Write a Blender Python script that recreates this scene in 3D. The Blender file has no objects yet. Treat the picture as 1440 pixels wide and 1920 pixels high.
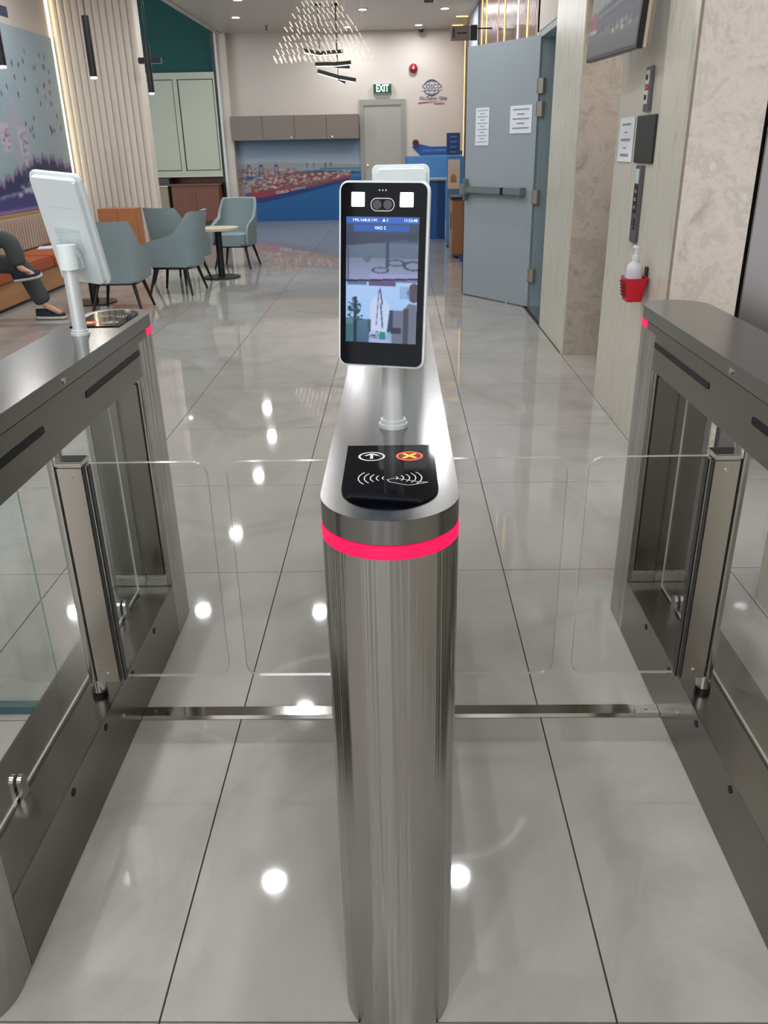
import bpy, bmesh, math, random
import numpy as np
from mathutils import Vector, Matrix, Euler
random.seed(7)
C = bpy.context.scene.collection
S = bpy.context.scene
PI = math.pi

# ------------------------------------------------------------------ camera
cam = bpy.data.cameras.new('camera'); camo = bpy.data.objects.new('camera', cam); C.objects.link(camo)
F_PX, PITCH, YAW, ROLL, CAM_H = 1526.108, 0.422650645, -0.0223218, -0.0201172539, 1.34936575
cam.sensor_fit = 'VERTICAL'; cam.sensor_height = 24.0; cam.lens = F_PX * 24.0 / 1920.0
cp, sp = math.cos(PITCH), math.sin(PITCH)
fwd = Vector((math.sin(YAW) * cp, math.cos(YAW) * cp, -sp))
rgt = Vector((math.cos(YAW), -math.sin(YAW), 0)); up = rgt.cross(fwd)
cr, sr = math.cos(ROLL), math.sin(ROLL)
X_ = cr * rgt + sr * up; Y_ = -sr * rgt + cr * up; Z_ = -fwd
camo.matrix_world = Matrix(((X_.x, Y_.x, Z_.x, 0), (X_.y, Y_.y, Z_.y, 0), (X_.z, Y_.z, Z_.z, CAM_H), (0, 0, 0, 1)))
cam.clip_start = 0.02; cam.clip_end = 200
S.camera = camo

# ------------------------------------------------------------------ world, light, exposure
w = bpy.data.worlds.new('world'); S.world = w; w.use_nodes = True
bg = w.node_tree.nodes['Background']; bg.inputs[0].default_value = (0.93, 0.95, 1.0, 1); bg.inputs[1].default_value = 3.2
S.view_settings.view_transform = 'Standard'; S.view_settings.look = 'None'
S.view_settings.gamma = 1; S.view_settings.exposure = 0.0; S.view_settings.use_curve_mapping = False
def area(name, loc, sx, sy, energy, col=(1, 1, 1), rot=(0, 0, 0), spread=PI, portal=False, shape='RECTANGLE'):
    l = bpy.data.lights.new(name, 'AREA'); l.shape = shape; l.size = sx; l.size_y = sy
    l.energy = energy; l.color = col; l.spread = spread
    o = bpy.data.objects.new(name, l); o.location = loc; o.rotation_euler = rot; C.objects.link(o)
    if portal: l.cycles.is_portal = True
    return o
area('window_portal', (-1.58, -3.9, 1.65), 5.4, 3.2, 1, rot=(PI / 2, 0, 0), portal=True)
CEIL = 3.3
LIGHTS = [(-2.19, 7.71), (-2.17, 9.65), (-2.2, 11.74), (-2.25, 13.6), (-0.9, 4.08), (0.37, 4.12), (-0.88, 5.96), (-0.89, 7.65),
          (0.37, 7.65), (-0.505, 14.78), (0.779, 14.87), (0.416, 16.72), (-0.857, 16.78), (-2.587, 15.31), (-3.6, 4.1), (-3.6, 7.7),
          (-3.6, 9.7), (-0.9, 1.2), (0.37, 1.2), (-0.9, -0.8), (0.37, -0.8), (-2.3, 1.2), (-2.2, -0.8), (-0.6, 11.0)]
LAMP_W = 19

# ------------------------------------------------------------------ helpers
def s2l(c):
    return tuple(((x / 255) / 12.92 if x / 255 <= .04045 else ((x / 255 + .055) / 1.055) ** 2.4) for x in c)
MATS = {}
def mat(name, col, rough=.5, metal=0, emit=None, es=0, spec=.5, coat=0, alpha=1, trans=0, ior=1.45):
    m = bpy.data.materials.new(name); m.use_nodes = True
    p = m.node_tree.nodes['Principled BSDF']
    p.inputs['Base Color'].default_value = (*s2l(col), 1); p.inputs['Roughness'].default_value = rough
    p.inputs['Metallic'].default_value = metal; p.inputs['Specular IOR Level'].default_value = spec
    p.inputs['Coat Weight'].default_value = coat; p.inputs['Coat Roughness'].default_value = .05
    p.inputs['IOR'].default_value = ior; p.inputs['Transmission Weight'].default_value = trans
    if emit: p.inputs['Emission Color'].default_value = (*s2l(emit), 1); p.inputs['Emission Strength'].default_value = es
    MATS[name] = m
    return m
def N(m, t, **kw):
    n = m.node_tree.nodes.new(t)
    for k, v in kw.items():
        if k in n.inputs: n.inputs[k].default_value = v
        else: setattr(n, k, v)
    return n
def LK(m, a, b): m.node_tree.links.new(a, b)
def noise_col(m, cols, scale=(3, 3, 3), nscale=1.0, detail=6, dist=0.0, rough=.6, pos=None, obj=True, bump=0, bscale=None):
    """noise driven colour ramp over object/world coordinates"""
    p = m.node_tree.nodes['Principled BSDF']
    tc = N(m, 'ShaderNodeNewGeometry'); mp = N(m, 'ShaderNodeMapping'); mp.inputs['Scale'].default_value = scale
    LK(m, tc.outputs['Position'], mp.inputs[0])
    nz = N(m, 'ShaderNodeTexNoise'); nz.inputs['Scale'].default_value = nscale; nz.inputs['Detail'].default_value = detail
    nz.inputs['Distortion'].default_value = dist; nz.inputs['Roughness'].default_value = rough
    LK(m, mp.outputs[0], nz.inputs[0])
    r = N(m, 'ShaderNodeValToRGB'); cr_ = r.color_ramp
    n = len(cols); pos = pos or [i / (n - 1) for i in range(n)]
    while len(cr_.elements) < n: cr_.elements.new(.5)
    for e, ps, c in zip(cr_.elements, pos, cols): e.position = ps; e.color = (*s2l(c), 1)
    LK(m, nz.outputs[0], r.inputs[0]); LK(m, r.outputs[0], p.inputs['Base Color'])
    if bump:
        b = N(m, 'ShaderNodeBump'); b.inputs['Strength'].default_value = bump; b.inputs['Distance'].default_value = .002
        LK(m, nz.outputs[0], b.inputs['Height']); LK(m, b.outputs[0], p.inputs['Normal'])
    return r, nz
def steel(name, col, rough, brush=(2, 2, 300), var=.5, bump=.12, aniso=0.0, bdist=.0006):
    """brushed stainless: fine streaks stretched along the brushing direction"""
    m = mat(name, col, rough, 1); p = m.node_tree.nodes['Principled BSDF']
    tc = N(m, 'ShaderNodeTexCoord'); mp = N(m, 'ShaderNodeMapping'); mp.inputs['Scale'].default_value = brush
    LK(m, tc.outputs['Object'], mp.inputs[0])
    nz = N(m, 'ShaderNodeTexNoise'); nz.inputs['Scale'].default_value = 1; nz.inputs['Detail'].default_value = 3
    LK(m, mp.outputs[0], nz.inputs[0])
    mr = N(m, 'ShaderNodeMapRange'); mr.inputs['To Min'].default_value = rough * (1 - var * .5); mr.inputs['To Max'].default_value = rough * (1 + var * .5)
    LK(m, nz.outputs[0], mr.inputs[0]); LK(m, mr.outputs[0], p.inputs['Roughness'])
    b = N(m, 'ShaderNodeBump'); b.inputs['Strength'].default_value = bump; b.inputs['Distance'].default_value = bdist
    LK(m, nz.outputs[0], b.inputs['Height']); LK(m, b.outputs[0], p.inputs['Normal'])
    if aniso:
        p.inputs['Anisotropic'].default_value = aniso; p.inputs['Anisotropic Rotation'].default_value = 0.25
        t = N(m, 'ShaderNodeTangent'); t.direction_type = 'RADIAL'; t.axis = 'Z'; LK(m, t.outputs[0], p.inputs['Tangent'])
    return m
def clear(name, tint, gloss=.9, rough=.01, ior=1.5):
    """thin clear sheet: transparent with a Fresnel reflection"""
    m = bpy.data.materials.new(name); m.use_nodes = True; nt = m.node_tree; nt.nodes.clear()
    o = nt.nodes.new('ShaderNodeOutputMaterial'); t = nt.nodes.new('ShaderNodeBsdfTransparent'); t.inputs[0].default_value = (*tint, 1)
    g = nt.nodes.new('ShaderNodeBsdfGlossy'); g.inputs['Roughness'].default_value = rough
    f = nt.nodes.new('ShaderNodeFresnel'); f.inputs[0].default_value = ior
    mu = nt.nodes.new('ShaderNodeMath'); mu.operation = 'MULTIPLY'; mu.inputs[1].default_value = gloss
    x = nt.nodes.new('ShaderNodeMixShader')
    ge = nt.nodes.new('ShaderNodeNewGeometry'); mi = nt.nodes.new('ShaderNodeMapRange')   # Fresnel stays that of air to glass on both faces of the thin sheet
    mi.inputs['To Min'].default_value = ior; mi.inputs['To Max'].default_value = 1 / ior
    nt.links.new(ge.outputs['Backfacing'], mi.inputs[0]); nt.links.new(mi.outputs[0], f.inputs[0])
    nt.links.new(f.outputs[0], mu.inputs[0]); nt.links.new(mu.outputs[0], x.inputs[0])
    nt.links.new(t.outputs[0], x.inputs[1]); nt.links.new(g.outputs[0], x.inputs[2]); nt.links.new(x.outputs[0], o.inputs[0])
    MATS[name] = m
    return m
def edge_mat(name, col, alpha, emit=0):
    m = bpy.data.materials.new(name); m.use_nodes = True; nt = m.node_tree; p = nt.nodes['Principled BSDF']
    p.inputs['Base Color'].default_value = (*s2l(col), 1); p.inputs['Roughness'].default_value = .15; p.inputs['Alpha'].default_value = alpha
    MATS[name] = m
    return m
def attr_mat(name, rough=.5, emit=0, coat=0, spec=.5):
    m = mat(name, (0, 0, 0), rough, coat=coat, spec=spec); p = m.node_tree.nodes['Principled BSDF']
    a = N(m, 'ShaderNodeVertexColor'); a.layer_name = 'Col'
    if emit: LK(m, a.outputs[0], p.inputs['Emission Color']); p.inputs['Emission Strength'].default_value = emit
    else: LK(m, a.outputs[0], p.inputs['Base Color'])
    return m

# ---- meshes
def link(name, me, m, parent=None, loc=None, rot=None):
    me.name = name
    if m is not None and len(me.materials) == 0:
        for mm in (m if isinstance(m, (list, tuple)) else [m]): me.materials.append(mm)
    o = bpy.data.objects.new(name, me); C.objects.link(o)
    if parent: o.parent = parent
    if loc is not None: o.location = loc
    if rot is not None: o.rotation_euler = rot
    return o
def fin(bm, smooth=False, ang=35):
    me = bpy.data.meshes.new('m'); bm.normal_update(); bm.to_mesh(me); bm.free()
    if smooth:
        me.shade_smooth(); me.set_sharp_from_angle(angle=math.radians(ang))
    return me
def bbox(bm, x0, x1, y0, y1, z0, z1, bev=0, mi=0):
    vs = [bm.verts.new((x, y, z)) for z in (z0, z1) for y in (y0, y1) for x in (x0, x1)]
    fs = [bm.faces.new([vs[i] for i in f]) for f in ((0, 2, 3, 1), (4, 5, 7, 6), (0, 1, 5, 4), (1, 3, 7, 5), (3, 2, 6, 7), (2, 0, 4, 6))]
    for f in fs: f.material_index = mi
    if bev: bmesh.ops.bevel(bm, geom=list({e for f in fs for e in f.edges}), offset=bev, segments=2, affect='EDGES')
def box(name, x0, x1, y0, y1, z0, z1, m, parent=None, bev=0, smooth=None):
    bm = bmesh.new(); cx, cy = (x0 + x1) / 2, (y0 + y1) / 2
    cz = z0
    bbox(bm, x0 - cx, x1 - cx, y0 - cy, y1 - cy, 0, z1 - z0, bev)
    return link(name, fin(bm, bev > 0), m, parent, (cx, cy, cz))
def cylm(bm, r, h, seg=24, loc=(0, 0, 0), r2=None, axis='Z', caps=True):
    mt = Matrix.Translation(loc)
    if axis == 'X': mt = mt @ Matrix.Rotation(PI / 2, 4, 'Y')
    if axis == 'Y': mt = mt @ Matrix.Rotation(-PI / 2, 4, 'X')
    bmesh.ops.create_cone(bm, cap_ends=caps, segments=seg, radius1=r, radius2=r if r2 is None else r2, depth=h, matrix=mt)
def cyl(name, r, h, m, loc, parent=None, r2=None, seg=24, axis='Z', rot=None):
    bm = bmesh.new(); cylm(bm, r, h, seg, (0, 0, 0), r2, axis)
    return link(name, fin(bm, True), m, parent, loc, rot)
def rod(name, a, b, r, m, parent=None, r2=None, seg=10):
    a, b = Vector(a), Vector(b); d = b - a
    bm = bmesh.new(); bmesh.ops.create_cone(bm, cap_ends=True, segments=seg, radius1=r, radius2=r if r2 is None else r2, depth=d.length)
    o = link(name, fin(bm, True), m, parent, (a + b) / 2); o.rotation_euler = d.to_track_quat('Z', 'Y').to_euler()
    return o
def prism(bm, pts, z0, z1, mi=0, mside=None):
    b = [bm.verts.new((x, y, z0)) for x, y in pts]; t = [bm.verts.new((x, y, z1)) for x, y in pts]; n = len(pts)
    f = bm.faces.new(list(reversed(b))); f.material_index = mi
    f = bm.faces.new(t); f.material_index = mi
    for i in range(n):
        f = bm.faces.new([b[i], b[(i + 1) % n], t[(i + 1) % n], t[i]]); f.material_index = mi if mside is None else mside
def prism_obj(name, pts, z0, z1, m, parent=None, bev=0, xz=False, loc=(0, 0, 0), smooth=True, ang=30, mside=None):
    """pts in xy extruded in z; xz=True: pts in xz, extruded along y"""
    bm = bmesh.new(); prism(bm, pts, z0, z1, 0, mside)
    if bev:
        es = [e for e in bm.edges if abs(e.verts[0].co.z - e.verts[1].co.z) < 1e-7]
        bmesh.ops.bevel(bm, geom=es, offset=bev, segments=2, affect='EDGES')
    if xz: bmesh.ops.transform(bm, matrix=Matrix(((1, 0, 0, 0), (0, 0, 1, 0), (0, 1, 0, 0), (0, 0, 0, 1))), verts=bm.verts); bmesh.ops.reverse_faces(bm, faces=bm.faces)
    return link(name, fin(bm, smooth, ang), m, parent, loc)
def arc(cx, cy, r, a0, a1, n=16):
    return [(cx + r * math.cos(a0 + (a1 - a0) * i / n), cy + r * math.sin(a0 + (a1 - a0) * i / n)) for i in range(n + 1)]
def rrect(w_, h_, r, cx=0, cy=0, n=5):
    rs = r if isinstance(r, (list, tuple)) else [r] * 4   # BL, BR, TR, TL
    o = []
    for (sx, sy, a), rr in zip(((-1, -1, PI), (1, -1, 1.5 * PI), (1, 1, 0), (-1, 1, PI / 2)), rs):
        x, y = cx + sx * (w_ / 2 - rr), cy + sy * (h_ / 2 - rr)
        o += arc(x, y, rr, a, a + PI / 2, n) if rr > 0 else [(x, y)]
    return o
def empty(name, loc=(0, 0, 0), rz=0):
    o = bpy.data.objects.new(name, None); C.objects.link(o); o.location = loc; o.rotation_euler = (0, 0, rz); o.empty_display_size = .1
    return o
def tag(o, label=None, cat=None, group=None, kind=None):
    if label: o['label'] = label
    if cat: o['category'] = cat
    if group: o['group'] = group
    if kind: o['kind'] = kind
    return o
def struct(o): o['kind'] = 'structure'; return o
def copy_tree(o, parent=None):
    c = o.copy(); C.objects.link(c)
    if parent: c.parent = parent
    for ch in list(o.children): copy_tree(ch, c)
    return c
def text(name, s, size, m, parent=None, loc=(0, 0, 0), rot=(PI / 2, 0, 0), ext=.0006, shear=0, width=None, bold=0, align='CENTER'):
    cu = bpy.data.curves.new(name, 'FONT'); cu.body = s; cu.size = size; cu.extrude = ext; cu.align_x = align; cu.align_y = 'CENTER'
    cu.shear = shear; cu.offset = bold; cu.resolution_u = 2
    t = bpy.data.objects.new('tmp', cu); C.objects.link(t)
    dg = bpy.context.evaluated_depsgraph_get(); dg.update()
    me = bpy.data.meshes.new_from_object(t.evaluated_get(dg)); bpy.data.objects.remove(t)
    if width:
        xs = [v.co.x for v in me.vertices]; k = width / max(1e-6, max(xs) - min(xs))
        for v in me.vertices: v.co.x *= k
    me.materials.clear()
    return link(name, me, m, parent, loc, rot)

# ---- painting canvas on a dense grid (flat print: murals, posters, screens)
class Paint:
    def __init__(s, w_, h_, res, col=(255, 255, 255)):
        s.w, s.h = w_, h_; s.nx, s.ny = max(2, int(w_ / res)), max(2, int(h_ / res))
        s.X, s.Y = np.meshgrid(np.linspace(0, w_, s.nx), np.linspace(0, h_, s.ny)); s.A = np.zeros((s.ny, s.nx, 3)); s.A[:] = col
        s.rng = np.random.RandomState(3)
    def put(s, mk, col, a=1.0):
        s.A = np.where(mk[..., None], s.A * (1 - a) + np.array(col, float) * a, s.A)
    def rect(s, x0, y0, x1, y1, col, a=1.0): s.put((s.X >= x0) & (s.X <= x1) & (s.Y >= y0) & (s.Y <= y1), col, a)
    def ell(s, cx, cy, rx, ry, col, a=1.0, ring=0):
        d = np.sqrt(((s.X - cx) / rx) ** 2 + ((s.Y - cy) / ry) ** 2)
        s.put((d <= 1) & (d >= 1 - ring) if ring else d <= 1, col, a)
    def poly(s, pts, col, a=1.0):
        mk = np.zeros(s.X.shape, bool); n = len(pts)
        for i in range(n):
            (x0, y0), (x1, y1) = pts[i], pts[(i + 1) % n]
            if y0 == y1: continue
            c = ((s.Y >= min(y0, y1)) & (s.Y < max(y0, y1))) & (s.X < (x1 - x0) * (s.Y - y0) / (y1 - y0) + x0)
            mk ^= c
        s.put(mk, col, a)
    def line(s, x0, y0, x1, y1, t, col, a=1.0):
        dx, dy = x1 - x0, y1 - y0; L2 = dx * dx + dy * dy + 1e-12
        k = np.clip(((s.X - x0) * dx + (s.Y - y0) * dy) / L2, 0, 1)
        s.put(np.hypot(s.X - x0 - k * dx, s.Y - y0 - k * dy) <= t / 2, col, a)
    def grad(s, y0, y1, c0, c1, x0=None, x1=None):
        t = np.clip((s.Y - y0) / (y1 - y0), 0, 1)[..., None]; g = np.array(c0, float) * (1 - t) + np.array(c1, float) * t
        mk = (s.Y >= y0) & (s.Y <= y1)
        if x0 is not None: mk &= (s.X >= x0) & (s.X <= x1)
        s.A = np.where(mk[..., None], g, s.A)
    def speck(s, x0, y0, x1, y1, n, cols, sz):
        for _ in range(n):
            x, y = s.rng.uniform(x0, x1), s.rng.uniform(y0, y1); c = cols[s.rng.randint(len(cols))]
            a, b = sz[0] * s.rng.uniform(.6, 1.3), sz[1] * s.rng.uniform(.6, 1.3); s.rect(x, y, x + a, y + b, c)
    def mesh(s, soft=1):
        for _ in range(soft):
            for ax in (0, 1):
                p_ = np.pad(s.A, [(1, 1) if a == ax else (0, 0) for a in range(3)], mode='edge'); n = s.A.shape[ax]
                s.A = (np.take(p_, range(0, n), ax) + 2 * s.A + np.take(p_, range(2, n + 2), ax)) / 4
        c = np.clip(s.A / 255, 0, 1); lin = np.where(c <= .04045, c / 12.92, ((c + .055) / 1.055) ** 2.4)
        nx, ny = s.nx, s.ny; me = bpy.data.meshes.new('print')
        co = np.stack([s.X - s.w / 2, np.zeros_like(s.X), s.Y], -1).reshape(-1, 3)
        i = (np.arange(ny - 1)[:, None] * nx + np.arange(nx - 1)[None]).reshape(-1)
        q = np.stack([i, i + 1, i + nx + 1, i + nx], -1)
        me.from_pydata(co.tolist(), [], q.tolist())
        at = me.color_attributes.new('Col', 'FLOAT_COLOR', 'POINT')
        at.data.foreach_set('color', np.concatenate([lin.reshape(-1, 3), np.ones((nx * ny, 1))], 1).astype(np.float32).reshape(-1))
        return me

# ------------------------------------------------------------------ materials
m_tile = mat('tile', (176, 172, 167), .04, spec=.5)
_r, _n = noise_col(m_tile, [(140, 138, 133), (155, 152, 147), (162, 159, 153)], (1, 1, 1), 1.6, 8, 1.2, .65, [.3, .5, .72])
m_grout = mat('grout', (52, 49, 46), .8)
m_white = mat('white_paint', (194, 186, 177), .6)
m_ceil = mat('ceiling_paint', (188, 182, 174), .35)
m_dark = mat('dark_metal', (38, 38, 40), .35, .3)
m_black = mat('black', (14, 14, 16), .3)
m_marble = mat('beige_marble', (190, 178, 165), .2)
noise_col(m_marble, [(134, 124, 114), (166, 156, 144), (176, 166, 154), (160, 150, 138), (188, 180, 168)], (1, 1, 1), 5.5, 12, .5, .72, [.30, .42, .50, .58, .70])
m_trav = mat('travertine', (196, 192, 178), .26)
noise_col(m_trav, [(172, 168, 154), (188, 185, 171), (196, 193, 180), (189, 186, 172), (203, 200, 188)], (4, 6, 1.4), 3.0, 12, .4, .72, [.28, .42, .5, .6, .75])
m_top = steel('steel_lid', (134, 133, 131), .2, (220, 4, 4), .4, .03)
m_sleeve = steel('steel_sleeve', (196, 190, 183), .26, (3, 3, 3), .3, .0)
m_side = steel('steel_side', (126, 123, 117), .24, (3, 3, 3), .3, .0)
m_post = steel('steel_post', (168, 166, 162), .15, (46, 46, .22), .3, 1.0, .92, bdist=.006)   # rolled sheet: slight upright waviness
m_pol = mat('polished_steel', (196, 196, 193), .14, 1)
m_mirror = mat('mirror_strip', (158, 154, 147), .10, 1)
m_alu = mat('silver_paint', (206, 210, 212), .28, .35)
m_pink = mat('pink_light', (90, 4, 24), .4, emit=(255, 6, 84), es=1.15)
m_slot = mat('slot', (18, 21, 26), .35, spec=.15)
m_plastic = mat('white_plastic', (214, 222, 224), .4)
m_screenglass = mat('black_glass', (3, 4, 10), .05, spec=.12)
m_wlight = mat('white_light', (255, 255, 255), .5, emit=(240, 248, 255), es=9)
m_lamp = mat('lamp_disc', (255, 255, 255), .5, emit=(235, 240, 255), es=8)
m_acr = clear('acrylic', (.965, .97, .965), .75)
m_acre = edge_mat('acrylic_edge', (158, 160, 156), .7)
m_glass = clear('green_glass', (.94, .975, .965), .9)
m_glasse = edge_mat('glass_edge', (185, 245, 228), .8)
m_pane = clear('pane', (.985, .99, .985), .6)
m_panee = edge_mat('pane_edge', (225, 228, 220), .6)
m_copper = mat('copper', (150, 112, 92), .28, .35)
m_gold = mat('gold_led', (255, 225, 140), .5, emit=(255, 205, 110), es=2.6)
m_warm = mat('warm_led', (255, 245, 220), .5, emit=(255, 238, 205), es=4.0)
m_cool = mat('cool_led', (255, 255, 255), .5, emit=(255, 235, 238), es=3.0)
m_door = mat('door_paint', (144, 154, 160), .4)
m_jamb = mat('jamb_paint', (134, 150, 154), .4)
m_slat = mat('slat_paint', (216, 207, 194), .55)
m_orange = mat('orange_leather', (165, 78, 34), .35)
m_oak = mat('oak', (176, 130, 88), .45); noise_col(m_oak, [(150, 104, 66), (184, 140, 96)], (2, 2, 20), 1.2, 5, .6)
m_walnut = mat('walnut', (112, 66, 46), .45); noise_col(m_walnut, [(92, 52, 36), (126, 78, 55)], (14, 2, 1.2), 1.5, 5, .6)
m_tuft = mat('tufted_fabric', (170, 154, 140), .85)
m_chair = mat('blue_grey_fabric', (128, 146, 150), .9)
noise_col(m_chair, [(116, 134, 138), (140, 156, 158)], (1, 1, 1), 240, 3, 0)
m_leg = mat('chair_leg', (22, 23, 27), .4)
m_green = mat('dark_green_paint', (0, 88, 82), .6)
m_cream = mat('cream_cabinet', (186, 192, 174), .5)
m_taupe = mat('taupe_cabinet', (120, 110, 101), .45)
m_skin = mat('skin', (196, 150, 122), .5)
m_trouser = mat('trouser_cloth', (62, 68, 68), .9)
m_shirt = mat('shirt_cloth', (34, 38, 52), .9)
m_shoe = mat('shoe_canvas', (30, 42, 62), .8)
m_sole = mat('shoe_sole', (200, 200, 190), .6)
m_outsole = mat('shoe_outsole', (104, 98, 88), .7)
m_hair = mat('hair', (22, 18, 16), .6)
m_print = attr_mat('print', .45)
m_screen = attr_mat('screen_print', .08, emit=.9, spec=.2)
m_tv = attr_mat('tv_print', .3, emit=1.0, spec=.08)
m_paper = mat('paper', (212, 218, 224), .6)
m_ink = mat('ink', (128, 134, 142), .7)
m_navy = mat('navy_ink', (52, 58, 112), .6)
m_redink = mat('red_ink', (150, 60, 70), .6)
m_red = mat('red_plastic', (196, 22, 44), .35)
m_bottle = mat('bottle_plastic', (222, 222, 228), .3, trans=.25)
m_blue = mat('blue_board', (26, 84, 150), .4)
m_blue2 = mat('deep_blue_board', (14, 52, 106), .4)
m_lblue = mat('light_blue_wall', (70, 130, 190), .45)
m_teal = mat('teal', (30, 110, 92), .5)
m_exit = mat('exit_green', (8, 62, 36), .4, emit=(20, 120, 70), es=.15)
m_exitw = mat('exit_letter', (255, 255, 255), .4, emit=(150, 240, 200), es=.7)
m_icon = mat('icon_grey', (190, 190, 192), .5)
m_iconr = mat('icon_red', (255, 70, 50), .5, emit=(255, 62, 45), es=1.6)
m_icony = mat('icon_orange', (255, 150, 60), .5, emit=(255, 150, 60), es=1.4)
m_tabletop = mat('table_top', (196, 184, 160), .35)
m_bluefab = mat('blue_plastic', (30, 70, 150), .5)

# ------------------------------------------------------------------ floor
fl = struct(box('floor', -8.2, 3.2, -4.2, 17.7, -.06, -.006, m_grout))
TW, TD = .77335, .8
bm = bmesh.new(); bbox(bm, -TW / 2 + .0018, TW / 2 - .0018, -TD / 2 + .0018, TD / 2 - .0018, -.006, 0)
tile_me = fin(bm); tile_me.materials.append(m_tile)
FW = Matrix.Translation((0, 0, 0))
n_t = 0
for j in range(-7, 20):
    y = 2.499 + TD * (j + .5)
    if y > 17.4: break
    for i in range(-10, 6):
        x = -.419 + TW * (i + .5)
        if x > 2.3 and y > 5.0: continue
        if x < -4.7 and y < 11.4 or x < -7.3: continue
        if x > 1.2 and not (1.9 < y < 3.9 or 4.3 < y < 5.9): continue
        # far from the view (behind the camera or out at the sides) tiles go on as in view
        n_t += 1
        o = bpy.data.objects.new('floor_tile', tile_me); C.objects.link(o); o.parent = fl
        o.location = (x - fl.location.x, y - fl.location.y, -fl.location.z)

# ------------------------------------------------------------------ room shell
struct(box('ceiling', -3.3, 2.2, -4.2, 17.6, CEIL, CEIL + .1, m_ceil))
struct(box('ceiling_soffit', -4.4, -3.3, -4.2, 11.8, CEIL, CEIL + .1, m_ceil))
struct(box('ceiling_niche', -8.2, -3.3, 11.8, 17.6, 4.4, 4.5, m_green))
struct(box('trim_1', -3.3, -3.22, 11.7, 17.5, CEIL - .02, 4.4, m_white))
struct(box('wall_left', -4.4, -4.3, -4.2, 11.78, 0, CEIL, m_white))
struct(box('wall_back', -3.3, 1.30, 17.42, 17.55, 0, CEIL, m_white))
nb = struct(box('wall_back_niche', -8.2, -3.3, 17.45, 17.58, 0, 4.4, m_green))
struct(box('wall_left_niche', -8.2, -8.1, 11.7, 17.5, 0, 4.4, m_green))
# glass facade behind the camera
fr = struct(box('wall_front', -4.4, 1.2, -4.05, -3.95, 0, .12, m_dark))
for x0 in (-4.38, -3.2, -2.0, -.8, .4, 1.12):
    box('mullion', x0 - fr.location.x - .035, x0 - fr.location.x + .035, -.05, .05, .12, 3.2, m_dark, fr)
for z0 in (2.35, 3.16): box('transom', -2.75, 2.75, -.04, .04, z0, z0 + .12, m_dark, fr)
for x0, x1 in ((-3.5, -2.95), (-1.35, -1.05), (.15, .55)): box('column', x0 - fr.location.x, x1 - fr.location.x, -.1, .25, .0, 3.28, m_white if x0 < -2 else m_dark, fr)  # unseen columns, placed to give the steel posts light and dark reflected streaks
pn = struct(box('window_1', -4.3, 1.1, -4.005, -3.995, .12, 3.2, m_pane))
# right side: near wall, elevator lobby, pier, niche, pier, doorway, copper wall
struct(box('wall_right_near', 1.14, 1.4, -4.2, 2.3, 0, CEIL, m_trav))
struct(box('wall_right_lobby', 2.7, 2.8, 2.3, 3.7, 0, CEIL, m_marble))
pier = struct(empty('wall_right_pier', (1.14, 3.55, 0)))
box('travertine_panel', 0, .28, 0.004, 1.11, 0, CEIL, m_trav, pier)
box('marble_panel', .006, .292, -.018, 0.003, 0, CEIL, m_marble, pier)
box('corner_joint', -.0005, .006, -.003, .004, 0, CEIL, mat('joint_tan', (150, 140, 126), .6), pier)

# elevator in the lobby end wall
struct(box('wall_right_elevator', 1.42, 2.7, 3.60, 3.70, 0, CEIL, m_marble))
el = empty('elevator', (1.95, 3.57, 0))
tag(el, 'brushed steel elevator doors in dark frame right of the marble pier', 'elevator')
m_elev = steel('elevator_steel', (92, 88, 86), .18, (2, 2, 2), .3, .0)
box('door_frame', -.505, -.455, -.05, .02, 0, 2.3, m_elev, el, .003)
box('door_frame', .455, .505, -.05, .02, 0, 2.3, m_elev, el, .003)
box('door_frame', -.455, .455, -.05, .02, 2.2, 2.3, m_elev, el, .003)
box('door_panel', -.452, -.006, -.012, .01, .01, 2.2, m_elev, el, .002)
box('door_panel', -.0, .452, -.012, .01, .01, 2.2, m_elev, el, .002)
# niche between the piers
struct(box('wall_right_niche', 2.4, 2.5, 3.7, 5.6, 0, CEIL, m_marble))
struct(box('trim_3', 1.145, 2.4, 4.66, 5.63, 2.12, CEIL, m_white))
p2 = struct(empty('wall_right_far_pier', (1.135, 5.65, 0)))
box('travertine_panel', 0, .3, .003, .98, 0, CEIL, m_trav, p2)
box('marble_panel', .006, 1.3, -.018, .003, 0, CEIL, m_marble, p2)
# doorway
struct(box('wall_right_over_door', 1.15, 1.4, 6.63, 7.62, 2.16, CEIL, m_white))
dw = struct(empty('door_1', (1.16, 7.1, 0)))
box('door_frame', -.006, .16, -.47, -.43, 0, 2.16, m_jamb, dw, .003)
box('door_frame', -.006, .16, .36, .42, 0, 2.16, m_jamb, dw, .003)
box('door_frame', -.006, .16, -.43, .36, 2.11, 2.16, m_jamb, dw, .003)
box('door_stop', .05, .16, .335, .36, 0, 2.11, m_jamb, dw)
box('door_stop', .05, .16, -.43, -.405, 0, 2.11, m_jamb, dw)
box('threshold', -.01, .16, -.43, .36, 0, .012, m_pol, dw)
struct(box('wall_right_closet', 1.9, 2.0, 5.7, 8.0, 0, CEIL, m_jamb))
struct(box('wall_right_return', 1.15, 1.4, 7.53, 7.66, 0, CEIL, m_white))
leaf = empty('fire_door', (1.155, 7.445, 0), math.atan2(8.207 - 7.437, .638 - 1.16))
tag(leaf, 'open blue-grey metal fire door leaf with push bar and two taped notices', 'door')
LW = .93
box('leaf', 0, LW, -.05, 0, .008, 2.128, m_door, leaf, .002)      # local +x runs from hinge to free edge; visible face is local +y
box('edge_strip', LW, LW + .012, -.05, .0, .008, 2.128, mat('edge_seal', (58, 48, 52), .6), leaf)
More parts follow.
